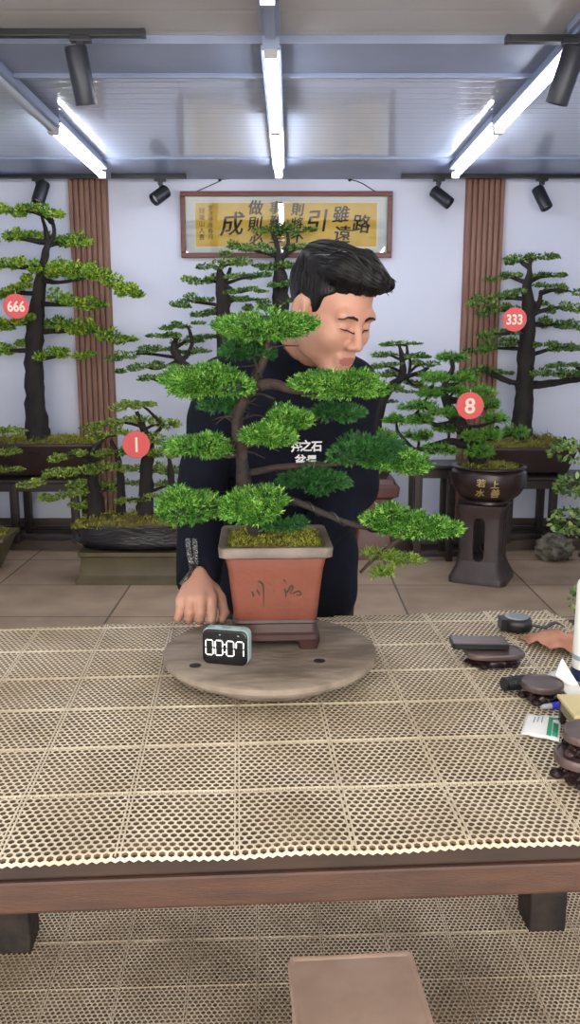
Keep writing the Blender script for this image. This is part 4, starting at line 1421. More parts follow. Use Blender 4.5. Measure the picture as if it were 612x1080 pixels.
# ------------------------------------------------------------------ the main bonsai on the turntable
def main_bonsai():
    pc = Vector((-0.030, 1.612, TTZ))
    M = rz(2.5)
    t = thing('bonsai_tree', 'bright green juniper bonsai in a square terracotta pot on the turntable', 'bonsai', pc, 'potted bonsai trees')
    b = MB()
    zr = 0.203
    b.rloft([(0.152, 0.152, 0.012, 0.055), (0.156, 0.156, 0.012, 0.062), (0.166, 0.166, 0.012, 0.11), (0.176, 0.176, 0.012, 0.155), (0.186, 0.186, 0.012, 0.180),
             (0.182, 0.182, 0.012, 0.190), (0.170, 0.170, 0.01, 0.190), (0.165, 0.165, 0.01, 0.15)], pc, M)
    po = b.build('pot', M_terra, t, autosmooth=0.7)
    b = MB()
    b.rloft([(0.186, 0.186, 0.012, 0.1795), (0.208, 0.208, 0.014, 0.184), (0.211, 0.211, 0.014, zr - 0.003), (0.207, 0.207, 0.014, zr), (0.186, 0.186, 0.012, zr), (0.182, 0.182, 0.012, zr - 0.004), (0.180, 0.180, 0.012, zr - 0.02)], pc, M, cap0=False, cap1=False)
    b.build('pot_rim', M_rim, po, autosmooth=0.7)
    b = MB()
    b.rloft([(0.158, 0.158, 0.012, 0.017), (0.166, 0.166, 0.012, 0.020), (0.166, 0.166, 0.012, 0.030), (0.157, 0.157, 0.012, 0.034), (0.155, 0.155, 0.012, 0.050), (0.160, 0.160, 0.012, 0.053), (0.156, 0.156, 0.012, 0.058)], pc, M)
    bd = b.build('pot_base', M_potbase, po, autosmooth=0.5)
    for sx in (-1, 1):
        for sy in (-1, 1):
            b = MB()
            q = M @ Vector((sx * 0.062, sy * 0.062, 0))
            b.rloft([(0.034, 0.034, 0.006, 0.0), (0.036, 0.036, 0.006, 0.006), (0.044, 0.044, 0.006, 0.021)], pc + q, M); b.build('pot_foot', M_potbase, po)
    # brush characters cut in the front face
    b = MB()

    def on_face(x, y):          # pixel -> front face of the pot
        best = None
        r = ray(x, y); o = Vector((0, 0, H))
        n = M @ Vector((0, -1, 0))
        for z, hw in ((0.055, 0.076), (0.11, 0.083), (0.155, 0.088)):
            p0 = pc + n * (hw + 0.0006) + Vector((0, 0, z))
            # iterate on the sloping face
        lo = 0.083
        for _ in range(8):
            p0 = pc + n * (lo + 0.0008)
            p = o + r * ((p0 - o).dot(n) / r.dot(n))
            lo = float(np.interp(p.z - pc.z, [0.055, 0.062, 0.11, 0.155, 0.18], [0.076, 0.078, 0.083, 0.088, 0.093]))
        return p
    for st in ([(266.0, 624), (267.5, 628), (266.5, 630)], [(271, 622), (273, 626), (273.5, 628)], [(272.5, 613), (277, 616), (278, 624), (278, 640)], [(289, 622.4), (289.4, 623)],
               [(299.5, 611.5), (302, 615)], [(300.5, 621), (301.8, 626), (301.5, 630)], [(303, 625), (307, 618), (309.5, 620), (306.5, 625), (308, 627)], [(309, 626), (315, 623.5), (318, 627), (312, 627.5)]):
        s = crom([tuple(on_face(*q)) for q in st], 5) if len(st) > 2 else [np.array(on_face(*q)) for q in st]
        w = np.interp(np.linspace(0, 1, len(s)), [0, 0.3, 1], [0.0013, 0.0017, 0.0006])
        b.tube([Vector(q) for q in s], list(w), 6)
    b.build('inscription', M_ink, po)
    moss(t, pc + Vector((0, 0, zr - 0.012)), 0.175, 0.175, 0.016, 0.01, 1500, M, seed=21, tuft=0.008)
    # trunk and branches
    Y = 1.612
    T = [(274, 572, 10, -0.01), (268, 556, 8.5), (259, 520, 7), (255, 482, 6.6), (250, 455, 6, -0.02), (254, 430, 5.6), (266, 406, 5.6, 0.01), (276, 384, 5, 0.02), (284, 356, 3, 0.02)]
    limb('trunk', trunk_px(T, Y), t, M_barkbrown, 12, 8, 0.5)
    for br in ([(266, 408, 5.5), (288, 405, 6, -0.02), (312, 412, 4.5, -0.03), (352, 414, 2.5, -0.03)], [(262, 412, 4), (245, 408, 3.6, 0.01), (215, 410, 2, 0.01)],
               [(252, 468, 4), (272, 462, 3.5, -0.05), (296, 454, 2, -0.08)], [(254, 478, 4), (235, 480, 3, -0.02), (208, 476, 2, -0.02)],
               [(258, 500, 4), (300, 492, 3.6, 0.03), (345, 490, 3, 0.04), (395, 484, 2, 0.04)], [(260, 515, 3.4), (290, 512, 2.6, 0.05), (330, 514, 1.8, 0.06)],
               [(262, 530, 4.5), (240, 540, 3.4, -0.07), (200, 542, 2.2, -0.09)], [(264, 535, 4), (276, 540, 3, -0.09), (284, 540, 2, -0.12)]):
        limb('branch', trunk_px(br, Y), t, M_barkbrown, 8, 6, 0.4)
    rg = np.random.default_rng(5)
    tp = crom(trunk_px(T, Y), 8)
    for i in range(26):
        q = tp[int(rg.integers(8, len(tp) - 3))]
        a = rg.uniform(0, 2 * PI); L0 = rg.uniform(0.03, 0.085)
        d = Vector((math.cos(a), 0.7 * math.sin(a), rg.uniform(-0.25, 0.5)))
        p0 = Vector(q[:3]); p1 = p0 + d * L0 * 0.5 + Vector((0, 0, rg.uniform(-0.008, 0.012))); p2 = p0 + d * L0
        b = MB(); b.tube(crom([tuple(p0), tuple(p1), tuple(p2)], 4), list(np.linspace(0.0026, 0.0008, 9)), 5)
        b.build('twig', M_barkbrown, t, autosmooth=0)
    # the long right branch, wrapped in black wire
    L = trunk_px([(264, 528, 4.5), (290, 524, 3.8, 0.0), (318, 531, 3.6, -0.01), (350, 545, 3.4, -0.01), (384, 556, 3, 0.0), (430, 560, 2, 0.0)], Y)
    lb = limb('branch', L, t, M_bark, 8, 6, 0.3)
    s = crom(L, 14)
    b = MB(); pts = []
    for i, q in enumerate(s[8:-8]):
        a = i * 0.55
        tdir = Vector(s[min(i + 9, len(s) - 1)][:3]) - Vector(s[i + 7][:3]); tdir.normalize()
        e1 = tdir.cross(Vector((0, 1, 0))).normalized(); e2 = tdir.cross(e1)
        pts.append(Vector(q[:3]) + (e1 * math.cos(a) + e2 * math.sin(a)) * (q[3] + 0.0012))
    b.tube(pts, 0.0022, 6); b.build('training_wire', M_wire, lb)
    limb('branch', trunk_px([(424, 566, 2.6), (410, 577, 2.6), (396, 588, 2.4), (380, 604, 1.8)], Y), t, M_barkbrown, 7, 6, 0.4)
    # foliage clouds: x, y, rx, ry, dY, sprays, dark
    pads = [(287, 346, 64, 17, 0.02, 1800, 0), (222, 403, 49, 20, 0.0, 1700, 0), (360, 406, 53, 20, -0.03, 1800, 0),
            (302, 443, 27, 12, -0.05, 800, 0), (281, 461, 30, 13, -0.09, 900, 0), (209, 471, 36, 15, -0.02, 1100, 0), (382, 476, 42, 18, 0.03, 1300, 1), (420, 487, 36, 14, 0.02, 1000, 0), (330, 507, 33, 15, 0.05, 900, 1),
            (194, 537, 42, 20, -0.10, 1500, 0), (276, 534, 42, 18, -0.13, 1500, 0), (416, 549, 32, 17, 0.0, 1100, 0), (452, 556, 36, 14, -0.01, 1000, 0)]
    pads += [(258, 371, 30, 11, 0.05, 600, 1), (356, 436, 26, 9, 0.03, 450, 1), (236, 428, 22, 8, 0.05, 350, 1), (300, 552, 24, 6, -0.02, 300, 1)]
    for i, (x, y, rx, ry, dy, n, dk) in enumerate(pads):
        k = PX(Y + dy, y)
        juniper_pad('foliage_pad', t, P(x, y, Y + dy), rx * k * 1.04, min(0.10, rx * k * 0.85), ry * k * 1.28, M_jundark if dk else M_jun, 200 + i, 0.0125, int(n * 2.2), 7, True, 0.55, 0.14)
    for i, (x, y, rx, ry) in enumerate([(400, 585, 20, 4), (428, 591, 17, 4), (410, 604, 16, 4)]):
        k = PX(Y, y)
        juniper_pad('foliage_pad', t, P(x, y, Y), rx * k, 0.03, ry * k, M_leafC, 230 + i, 0.014, 240, 6, False)


main_bonsai()


# ------------------------------------------------------------------ digital timer
def timer():
    a = G(214, 699, TTZ); c = G(262, 703, TTZ)
    ang = math.atan2(c.y - a.y, c.x - a.x)
    w = (c - a).length; h = 0.066; d = 0.026
    Rz = Matrix.Rotation(ang, 4, 'Z')
    mid = (a + c) / 2
    M = Matrix.Translation((mid.x, mid.y, TTZ)) @ Rz
    t = thing('digital_timer', 'small black digital timer showing 00:07 on the turntable', 'timer', mid)

    def slab(pr):               # rounded rectangle sections stacked along depth
        b = MB(); secs = []
        for ww, hh, r, y in pr:
            secs.append([M @ Vector((x, y, z + h / 2)) for x, z in rrect(ww, hh, r, 6)])
        b.loft(secs); return b
    slab([(w - 0.006, h - 0.006, 0.010, 0.0), (w, h, 0.012, 0.003), (w, h, 0.012, d - 0.003), (w - 0.006, h - 0.006, 0.01, d)]).build('case', M_case, t, autosmooth=0.5)
    f = slab([(w - 0.002, h - 0.002, 0.011, 0.0), (w - 0.003, h - 0.003, 0.011, -0.003), (w - 0.007, h - 0.007, 0.010, -0.004)]).build('screen', M_screen, t, autosmooth=0.5)
    # seven-segment digits
    b = MB()
    SEG = {'0': 'abcdef', '7': 'abcf'}
    cw, ch, lw = w * 0.155, h * 0.42, 0.0019

    def segbox(x0, z0, x1, z1):
        hz = abs(x1 - x0) > abs(z1 - z0)
        g = 0.0010
        L = max(abs(x1 - x0), abs(z1 - z0)) / 2 - g
        cx, cz = (x0 + x1) / 2, (z0 + z1) / 2
        hw = lw / 2
        pr = [(-L, 0), (-L + hw, -hw), (L - hw, -hw), (L, 0), (L - hw, hw), (-L + hw, hw)]
        if not hz: pr = [(-y, x) for x, y in pr]
        b.loft([[M @ Vector((cx + x, y, cz + z)) for x, z in pr] for y in (-0.0038, -0.0046)], smooth=False)
    for ch_, xc in (('0', -0.33), ('0', -0.12), ('0', 0.125), ('7', 0.335)):
        xm = xc * w; zc = h * 0.49
        xl, xr, zt, zb = xm - cw / 2, xm + cw / 2, zc + ch / 2, zc - ch / 2
        pos = {'a': (xl, zt, xr, zt), 'b': (xr, zt, xr, zc), 'c': (xr, zc, xr, zb), 'd': (xl, zb, xr, zb), 'e': (xl, zc, xl, zb), 'f': (xl, zt, xl, zc), 'g': (xl, zc, xr, zc)}
        for s in SEG[ch_]: segbox(*pos[s])
    for z in (0.38, 0.60):
        b.loft([[M @ Vector((0.003 * w + x, y, h * z + zz)) for x, zz in rrect(0.0024, 0.0024, 0.0008, 2)] for y in (-0.0038, -0.0046)])
    b.build('digits', M_led, f)
    b = MB()
    for x in (-0.10, 0.30):
        b.loft([[M @ Vector((x * w + xx, y, h * 0.86 + zz)) for xx, zz in rrect(0.003, 0.002, 0.0008, 2)] for y in (-0.0038, -0.0044)])
    b.build('indicator_mark', M_greytext, f)
    b = MB()
    for x in (-0.2, 0.2):
        b.loft([[M @ Vector((x * w + xx, d * 0.55 + yy, h + z)) for xx, yy in rrect(0.016, 0.008, 0.003, 4)] for z in (-0.001, 0.0012)])
    b.build('button', M_case, t)


timer()


# ------------------------------------------------------------------ things lying on the table
def carved_stand(name, label, c, rx, ry, h, rot=0.0, parent_group='carved wooden display stands', rect=False, waist=0.75):
    t = thing(name, label, 'display stand', c, parent_group)
    M = rz(rot)
    b = MB(); secs = []
    for s, z in ((0.97, h * 0.66), (1.0, h * 0.72), (1.0, h * 0.94), (0.97, h), (0.90, h), (0.88, h - 0.0015), (0.02, h - 0.0015)):
        ring = []
        for j in range(40):
            a = 2 * PI * j / 40; e = 2.0 if not rect else 3.4
            q = (abs(math.cos(a)) ** e + abs(math.sin(a)) ** e) ** (-1 / e)
            ring.append(M @ Vector((rx * s * q * math.cos(a), ry * s * q * math.sin(a), z)) + Vector(c))
        secs.append(ring)
    b.loft(secs); b.build('top', M_carvetop, t, autosmooth=0.6)
    sd = random.Random(int(abs(c.x * 977 + c.y * 577 + c.z * 333) * 100)).uniform(0, 50)
    b = MB(); secs = []
    for s, z in ((waist * 0.9, 0.0), (waist * 1.06, h * 0.05), (waist * 1.10, h * 0.16), (waist * 0.92, h * 0.28), (waist * 0.90, h * 0.40), (waist * 1.04, h * 0.50), (0.90, h * 0.60), (0.95, h * 0.67)):
        ring = []
        for j in range(64):
            a = 2 * PI * j / 64; e = 2.0 if not rect else 3.4
            q = (abs(math.cos(a)) ** e + abs(math.sin(a)) ** e) ** (-1 / e)
            v = Vector((math.cos(a) * 2.6, math.sin(a) * 2.6, z / h * 2.2 + sd))
            f = s * (1 + (0.16 * noise.noise(v) + 0.10 * noise.noise(v * 2.3)) * math.sin(PI * min(1, z / h / 0.67 + 0.12)))
            ring.append(M @ Vector((rx * f * q * math.cos(a), ry * f * q * math.sin(a), z)) + Vector(c))
        secs.append(ring)
    b.loft(secs); b.build('carved_skirt', M_carve, t, autosmooth=0.9)
    for i in range(5):
        a = 2 * PI * (i + 0.3) / 5
        k = min(rx, ry) * 0.22
        p = Vector(c) + M @ Vector((rx * 0.88 * math.cos(a), ry * 0.88 * math.sin(a), 0))
        b = MB(); b.lathe([(k * 0.7, 0), (k * 1.1, h * 0.06), (k * 1.15, h * 0.16), (k * 0.8, h * 0.27), (k * 0.2, h * 0.33)], p, 14); b.build('foot', M_carve, t)
    return t


def table_things():
    z = MT
    # carved stand with a black case lying across it
    c = G(521, 700, z); c.z = z
    k = PX(c.y, 695)
    carved_stand('display_stand', 'low oblong carved stand with a black phone lying across it', c, 31 * k, 0.034, 0.028, 4, rect=True, waist=0.8)
    e0 = P(478, 680, c.y + 0.045); e1 = P(534, 680, c.y + 0.03)
    L = 60 * k
    M = Matrix.Translation((P(506, 678, c.y + 0.02).x, c.y + 0.026, z + 0.0285)) @ Matrix.Rotation(math.radians(-2), 4, 'Z')
    t = thing('phone', 'flat black phone lying across the oblong carved stand', 'phone', M.to_translation())
    b = MB(); b.rloft([(L - 0.004, 0.052, 0.006, 0.0), (L, 0.056, 0.008, 0.002), (L, 0.056, 0.008, 0.009), (L - 0.004, 0.052, 0.006, 0.011)]); b.build('body', M_plastic, t, M=M)
    b = MB(); b.rloft([(L - 0.008, 0.046, 0.004, 0.0108), (L - 0.008, 0.046, 0.004, 0.0116)]); b.build('screen', M_carvetop, t, M=M)
    # tape measure
    c = G(547, 667, z); c.y += 0.02
    k = PX(c.y, 660)
    t = thing('tape_measure', 'round black tape measure with a short strap near the back edge of the table', 'tape measure', (c.x, c.y, z))
    r = 16.5 * k
    b = MB(); b.lathe([(r * 0.8, 0), (r * 0.95, 0.003), (r, 0.009), (r * 0.98, 0.022), (r * 0.9, 0.027), (r * 0.8, 0.029)], (c.x, c.y, z), 36); b.box((c.x - r * 0.75, c.y - 0.004, z + 0.016), (r * 0.7, r * 1.0, 0.026)); b.build('case', M_plastic, t, bevel=0.0)
    b = MB(); b.lathe([(r * 0.74, 0.0285), (r * 0.74, 0.0305), (r * 0.6, 0.031), (0.001, 0.031)], (c.x, c.y, z), 30, cap1=False); b.build('face', M_chrome, t)
    b = MB(); secs = []
    for q in crom([tuple(P(562, 660, c.y) ), tuple(G(575, 662, z + 0.004)), tuple(G(586, 657, z + 0.012)), tuple(G(595, 661, z + 0.003))], 6):
        secs.append([Vector(q) + Vector((0, yy, zz)) for yy, zz in ((-0.007, 0), (0.007, 0), (0.007, 0.002), (-0.007, 0.002))])
    b.loft(secs); b.build('strap', M_plastic, t)
    # dry leaf, curled
    b = MB(); nu, nv = 26, 12; vs, fs = [], []
    A = G(549, 672, z); Bq = G(622, 688, z); d = Bq - A; nrm = Vector((-d.y, d.x, 0)).normalized()
    for i in range(nu + 1):
        u = i / nu
        w = 0.055 * (math.sin(PI * min(1, u * 0.92 + 0.02)) ** 0.7) * (1 + 0.10 * math.sin(u * 31))
        for j in range(nv + 1):
            v = 2 * j / nv - 1
            p = A + d * u + nrm * (v * w + 0.006 * math.sin(u * 5))
            p.z = z + 0.0005 + 0.018 * (1 - v * v) * math.sin(PI * u) + 0.014 * v * v * abs(math.sin(u * 9 + v * 2)) * math.sin(PI * u) + 0.002 * math.sin(v * 9 + u * 6) * math.sin(PI * u) + 0.004 * math.sin(PI * u)
            vs.append(p)
    for i in range(nu):
        for j in range(nv):
            a = i * (nv + 1) + j; fs.append((a, a + nv + 1, a + nv + 2, a + 1))
    b.add(vs, fs, 0, True); n0 = len(vs)
    b.add([v + Vector((0, 0, -0.0009)) for v in vs], [f[::-1] for f in fs], 0, True)
    t = thing('dry_leaf', 'large curled dry brown leaf lying behind the carved stands', 'leaf', ((A + Bq) / 2))
    b.build('blade', M_leafdry, t, autosmooth=0)
    b = MB(); b.tube([A + Vector((0, 0, 0.002)), A - d * 0.12 + Vector((0, 0.004, 0.002))], [0.0016, 0.0009], 6); b.build('stalk', M_leafdry, t)
    # round carved stand, black torch behind its left edge
    c = G(575, 742, z); c.y += 0.02
    k = PX(c.y, 725)
    carved_stand('display_stand', 'small round carved stand beside the black torch', c, 22 * k, 0.036, 0.033, 0)
    p0 = G(531, 722, z + 0.013); p1 = G(566, 719, z + 0.013); p1.y += 0.008
    a = (p1 - p0).normalized()
    t = thing('torch', 'short ribbed black torch lying left of the small round stand', 'torch', ((p0 + p1) / 2))
    q = Vector((0, 0, 1)).rotation_difference(a).to_matrix(); L = (p1 - p0).length
    pr = [(0.010, 0.0), (0.0128, 0.001)]
    for i in range(6):
        pr += [(0.0128, 0.004 + i * 0.004), (0.0118, 0.005 + i * 0.004), (0.0118, 0.007 + i * 0.004), (0.0128, 0.008 + i * 0.004)]
    pr += [(0.0125, L - 0.004), (0.011, L)]
    b = MB(); b.lathe(pr, p0, 24, M=q); b.build('barrel', M_plastic, t, autosmooth=0.5)
    b = MB(); b.lathe([(0.0102, -0.0008), (0.0102, 0.0004), (0.001, 0.0004)], p0, 20, M=q); b.build('end_ring', M_darkbody, t)
    # pen with blue end
    p0 = G(571, 746, z + 0.0055); p1 = G(606, 741, z + 0.0055)
    a = (p1 - p0).normalized(); q = Vector((0, 0, 1)).rotation_difference(a).to_matrix(); L = (p1 - p0).length
    t = thing('pen', 'grey pen with a blue cap lying in front of the small round stand', 'pen', ((p0 + p1) / 2))
    b = MB(); b.lathe([(0.0025, 0), (0.0048, 0.004), (0.0052, L * 0.30)], p0, 16, M=q); b.build('tip', M_clear, t)
    b = MB(); b.lathe([(0.0056, L * 0.29), (0.0058, L * 0.31), (0.0058, L * 0.9), (0.005, L)], p0, 16, M=q); b.build('cap', M_blue, t)
    # sachet with green print
    A = [G(556, 755, z), G(592, 757, z), G(590, 783, z), G(549, 775, z)]
    t = thing('sachet', 'flat white paper sachet with a green printed end', 'sachet', sum(A, Vector()) / 4)

    def patch(u0, u1, v0, v1, dz, m, name, nu=10, nv=8, th=0.0016, par=t):
        b = MB(); vs, fs = [], []
        for i in range(nu + 1):
            for j in range(nv + 1):
                u = u0 + (u1 - u0) * i / nu; v = v0 + (v1 - v0) * j / nv
                p = (A[0] * (1 - u) + A[1] * u) * (1 - v) + (A[3] * (1 - u) + A[2] * u) * v
                p.z = z + 0.001 + dz + 0.005 * math.sin(PI * u) * math.sin(PI * v) + 0.0008 * math.sin(u * 14 + v * 5)
                vs.append(p)
        for i in range(nu):
            for j in range(nv):
                a_ = i * (nv + 1) + j; fs.append((a_, a_ + 1, a_ + nv + 2, a_ + nv + 1))
        b.add(vs, fs, 0, True)
        o = b.build(name, m, par, autosmooth=0)
        md = o.modifiers.new('thickness', 'SOLIDIFY'); md.thickness = th; md.offset = 0
        return o
    pk = patch(0, 1, 0, 1, 0.0008, M_paper, 'packet')
    patch(0.66, 0.78, 0.10, 0.92, 0.0024, M_green, 'green_band', 4, 8, 0.0004, pk)
    patch(0.78, 0.97, 0.12, 0.22, 0.0024, M_green, 'green_band', 4, 3, 0.0004, pk)
    patch(0.80, 0.95, 0.40, 0.88, 0.0024, M_green, 'green_band', 4, 3, 0.0004, pk)
    for i in range(3):
        patch(0.25 + 0.11 * i, 0.28 + 0.11 * i, 0.15, 0.5, 0.0024, M_greytext, 'printed_line', 2, 3, 0.0003, pk)
    # folded papers leaning behind the little box
    def sheet(name, label, q, lift, par=None):
        b = MB(); vs, fs = [], []; n = 8
        for i in range(n + 1):
            for j in range(n + 1):
                u, v = i / n, j / n
                p = (q[0] * (1 - u) + q[1] * u) * (1 - v) + (q[3] * (1 - u) + q[2] * u) * v
                p = p + Vector((0, 0, lift * math.sin(PI * u) * 0.3 + lift * v * (1 - v)))
                vs.append(p)
        for i in range(n):
            for j in range(n):
                a_ = i * (n + 1) + j; fs.append((a_, a_ + 1, a_ + n + 2, a_ + n + 1))
        b.add(vs, fs, 0, True)
        o = b.build(name, M_paper, par, autosmooth=0)
        md = o.modifiers.new('thickness', 'SOLIDIFY'); md.thickness = 0.0008
        if label: tag(o, label, 'paper', 'papers at the right edge of the table')
        return o
    y0 = G(600, 735, z).y
    sheet('paper_sheet', 'white printed sheet lying open behind the beige topped box', [G(577, 711, z + 0.010), G(590, 706, z + 0.012), G(624, 738, z + 0.006), G(602, 737, z + 0.004)], 0.004)
    sheet('paper_sheet', 'white sheet folded to an upright point behind the beige topped box', [P(593, 694, y0 + 0.035), P(596, 700, y0 + 0.04), P(618, 735, y0 + 0.03), P(585, 714, y0 + 0.025)], 0.004)
    # small box with beige top at the right edge
    zt = 0.048
    c0 = G(588, 732, z + zt); c1 = G(606, 755, z + zt)
    dn = (c1 - c0).normalized(); L_ = (c1 - c0).length; W_ = 0.12
    ang = math.atan2(dn.x, -dn.y)
    ctr = (c0 + c1) / 2 + Vector((-dn.y, dn.x, 0)) * (W_ / 2)
    M = Matrix.Translation((ctr.x, ctr.y, z)) @ Matrix.Rotation(ang, 4, 'Z')
    t = thing('wooden_box', 'small box stand with a beige top at the right edge of the table', 'box', (ctr.x, ctr.y, z))
    b = MB(); b.box((0, 0, zt - 0.003), (W_, L_, 0.006)); b.build('top', M_boxtop, t, bevel=0.0012, M=M)
    b = MB()
    for yy in (-L_ / 2 + 0.006, L_ / 2 - 0.006): b.box((0, yy, zt - 0.015), (W_ - 0.006, 0.006, 0.018))
    for xx in (-W_ / 2 + 0.006, W_ / 2 - 0.006): b.box((xx, 0, zt - 0.015), (0.006, L_ - 0.018, 0.018))
    b.build('side', M_boxside, t, bevel=0.001, M=M)
    for xx in (-W_ / 2 + 0.008, W_ / 2 - 0.008):
        for yy in (-L_ / 2 + 0.008, L_ / 2 - 0.008):
            b = MB(); b.box((xx, yy, (zt - 0.006) / 2), (0.010, 0.010, zt - 0.006)); b.build('leg', M_carve, t, bevel=0.001, M=M)
    # two round stands stacked at the right edge
    c = G(620, 820, z)
    k = PX(c.y, 810)
    h1 = 0.040
    carved_stand('display_stand', 'lower glossy carved stand of the stack at the right table edge', Vector((c.x, c.y, z)), 37 * k, 0.043, h1, 10)
    carved_stand('display_stand', 'upper round carved stand of the stack at the right table edge', Vector((c.x - 0.002, c.y, z + h1)), 30 * k, 0.036, 0.034, 40)
    # tall white bottle at the right edge
    yb = 1.50
    x0 = P(607, 660, yb).x; r = 0.03
    zt = P(607, 612, yb).z - z
    cx = x0 + r
    t = thing('white_bottle', 'tall white bottle standing at the right edge of the table', 'bottle', (cx, yb, z))
    b = MB(); b.lathe([(r * 0.85, 0), (r, 0.004), (r, zt - 0.012), (r * 0.93, zt - 0.003), (r * 0.8, zt)], (cx, yb, z), 36); bo = b.build('body', M_paper, t, autosmooth=0.8)
    b = MB(); b.lathe([(r * 0.4, zt), (r * 0.4, zt + 0.02), (r * 0.3, zt + 0.022)], (cx, yb, z), 24); b.build('cap', M_clear, t)
    b = MB(); b.lathe([(r + 0.0006, 0.006), (r + 0.0008, 0.008), (r + 0.0008, 0.026), (r + 0.0006, 0.028)], (cx, yb, z), 36, cap0=False, cap1=False); b.build('label_band', mat('navy_label', (34, 44, 84), 0.5), bo)
    b = MB(); b.lathe([(r + 0.0006, 0.045), (r + 0.0008, 0.047), (r + 0.0008, 0.052), (r + 0.0006, 0.054)], (cx, yb, z), 36, cap0=False, cap1=False); b.build('label_band', M_greytext, bo)


table_things()


# ------------------------------------------------------------------ the man
class Field:
    """Signed distances on a rectilinear grid, joined smoothly; surfaced by naive surface nets."""

    def __init__(self, xs, ys, zs):
        self.a = [np.asarray(q, dtype=np.float64) for q in (xs, ys, zs)]
        self.F = np.full(tuple(len(q) for q in self.a), 1.0)

    def sub(self, lo, hi):
        sl = []
        for q, l, h in zip(self.a, lo, hi):
            i0 = max(0, np.searchsorted(q, l) - 1); i1 = min(len(q), np.searchsorted(q, h) + 1)
            sl.append(slice(i0, max(i1, i0)))
        return tuple(sl)

    def grid(self, sl):
        X, Y, Z = np.meshgrid(self.a[0][sl[0]], self.a[1][sl[1]], self.a[2][sl[2]], indexing='ij')
        return np.stack([X, Y, Z], -1)

    def op(self, fn, lo, hi, k=0.02, mode='add'):
        m = k + 0.03
        sl = self.sub(np.array(lo) - m, np.array(hi) + m)
        p = self.grid(sl)
        if p.size == 0: return
        d = fn(p); A = self.F[sl]
        if mode == 'add':
            h = np.clip(0.5 + 0.5 * (A - d) / k, 0, 1)
            self.F[sl] = A * (1 - h) + d * h - k * h * (1 - h)
        else:                                        # carve
            d = -d
            h = np.clip(0.5 - 0.5 * (A - d) / k, 0, 1)
            self.F[sl] = A * (1 - h) + d * h + k * h * (1 - h)

    def cone(self, a, b, ra, rb, k=0.02, mode='add'):
        a = np.array(a, float); b = np.array(b, float)
        r = max(ra, rb)

        def fn(p):
            ab = b - a; t = np.clip(((p - a) @ ab) / (ab @ ab + 1e-12), 0, 1)
            return np.linalg.norm(p - a - t[..., None] * ab, axis=-1) - (ra + (rb - ra) * t)
        self.op(fn, np.minimum(a, b) - r, np.maximum(a, b) + r, k, mode)

    def ell(self, c, r, k=0.02, mode='add', R=None):
        c = np.array(c, float); r = np.array(r, float); mr = r.max()

        def fn(p):
            q = p - c
            if R is not None: q = q @ R
            k0 = np.linalg.norm(q / r, axis=-1); k1 = np.linalg.norm(q / (r * r), axis=-1) + 1e-9
            return k0 * (k0 - 1) / k1
        self.op(fn, c - mr, c + mr, k, mode)

    def mesh(self):
        F = self.F; X = self.a
        n = np.array(F.shape)
        cs = tuple(n - 1)
        cnt = np.zeros(cs); acc = np.zeros(cs + (3,))
        for ax in range(3):
            o = [q for q in range(3) if q != ax]
            for da in (0, 1):
                for db in (0, 1):
                    s0 = [None] * 3; s1 = [None] * 3
                    s0[ax] = slice(0, n[ax] - 1); s1[ax] = slice(1, n[ax])
                    for q, dd in zip(o, (da, db)):
                        s0[q] = slice(dd, n[q] - 1 + dd); s1[q] = s0[q]
                    f0 = F[tuple(s0)]; f1 = F[tuple(s1)]
                    ii = np.nonzero((f0 < 0) != (f1 < 0))
                    t = f0[ii] / (f0[ii] - f1[ii])
                    pos = np.zeros((len(ii[0]), 3))
                    pos[:, ax] = X[ax][ii[ax]] + t * (X[ax][ii[ax] + 1] - X[ax][ii[ax]])
                    for q, dd in zip(o, (da, db)): pos[:, q] = X[q][ii[q] + dd]
                    cnt[ii] += 1; acc[ii] += pos
        act = cnt > 0
        idx = np.full(cs, -1); idx[act] = np.arange(act.sum())
        V = acc[act] / cnt[act][:, None]
        Q = []
        for ax in range(3):
            b_, c_ = (ax + 1) % 3, (ax + 2) % 3
            s0 = [None] * 3; s1 = [None] * 3
            s0[ax] = slice(0, n[ax] - 1); s1[ax] = slice(1, n[ax])
            for q in (b_, c_): s0[q] = slice(1, n[q] - 1); s1[q] = slice(1, n[q] - 1)
            f0 = F[tuple(s0)] < 0; f1 = F[tuple(s1)] < 0
            for flip, msk in ((False, f0 & ~f1), (True, ~f0 & f1)):
                ii = list(np.nonzero(msk)); ii[b_] = ii[b_] + 1; ii[c_] = ii[c_] + 1
                cell = []
                for db, dc in ((-1, -1), (0, -1), (0, 0), (-1, 0)):
                    j = [None] * 3
                    j[ax] = ii[ax]; j[b_] = ii[b_] + db; j[c_] = ii[c_] + dc
                    cell.append(idx[tuple(j)])
                q = np.stack(cell, 1)
                Q.append(q[:, ::-1] if flip else q)
        return V, np.concatenate(Q)


def varstep(segs):
    out = [segs[0][0]]
    for a, b, st in segs:
        n = max(1, int(round((b - a) / st)))
        out += list(a + (b - a) * np.arange(1, n + 1) / n)
    return np.array(out)


# head frame: r to his right, f where the face looks, u to the crown
HPSI, HPHI, HS = math.radians(42), math.radians(26), 1.0
FW = Vector((math.sin(HPSI) * math.cos(HPHI), -math.cos(HPSI) * math.cos(HPHI), -math.sin(HPHI)))
UP = Vector((math.sin(HPSI) * math.sin(HPHI), -math.cos(HPSI) * math.sin(HPHI), math.cos(HPHI)))
RT = FW.cross(UP)
HC = P(349, 327, 1.86)
HR = np.array([[RT.x, RT.y, RT.z], [FW.x, FW.y, FW.z], [UP.x, UP.y, UP.z]])   # rows: local axes


def hw(r, f, u):
    return HC + (RT * r + FW * f + UP * u) * HS


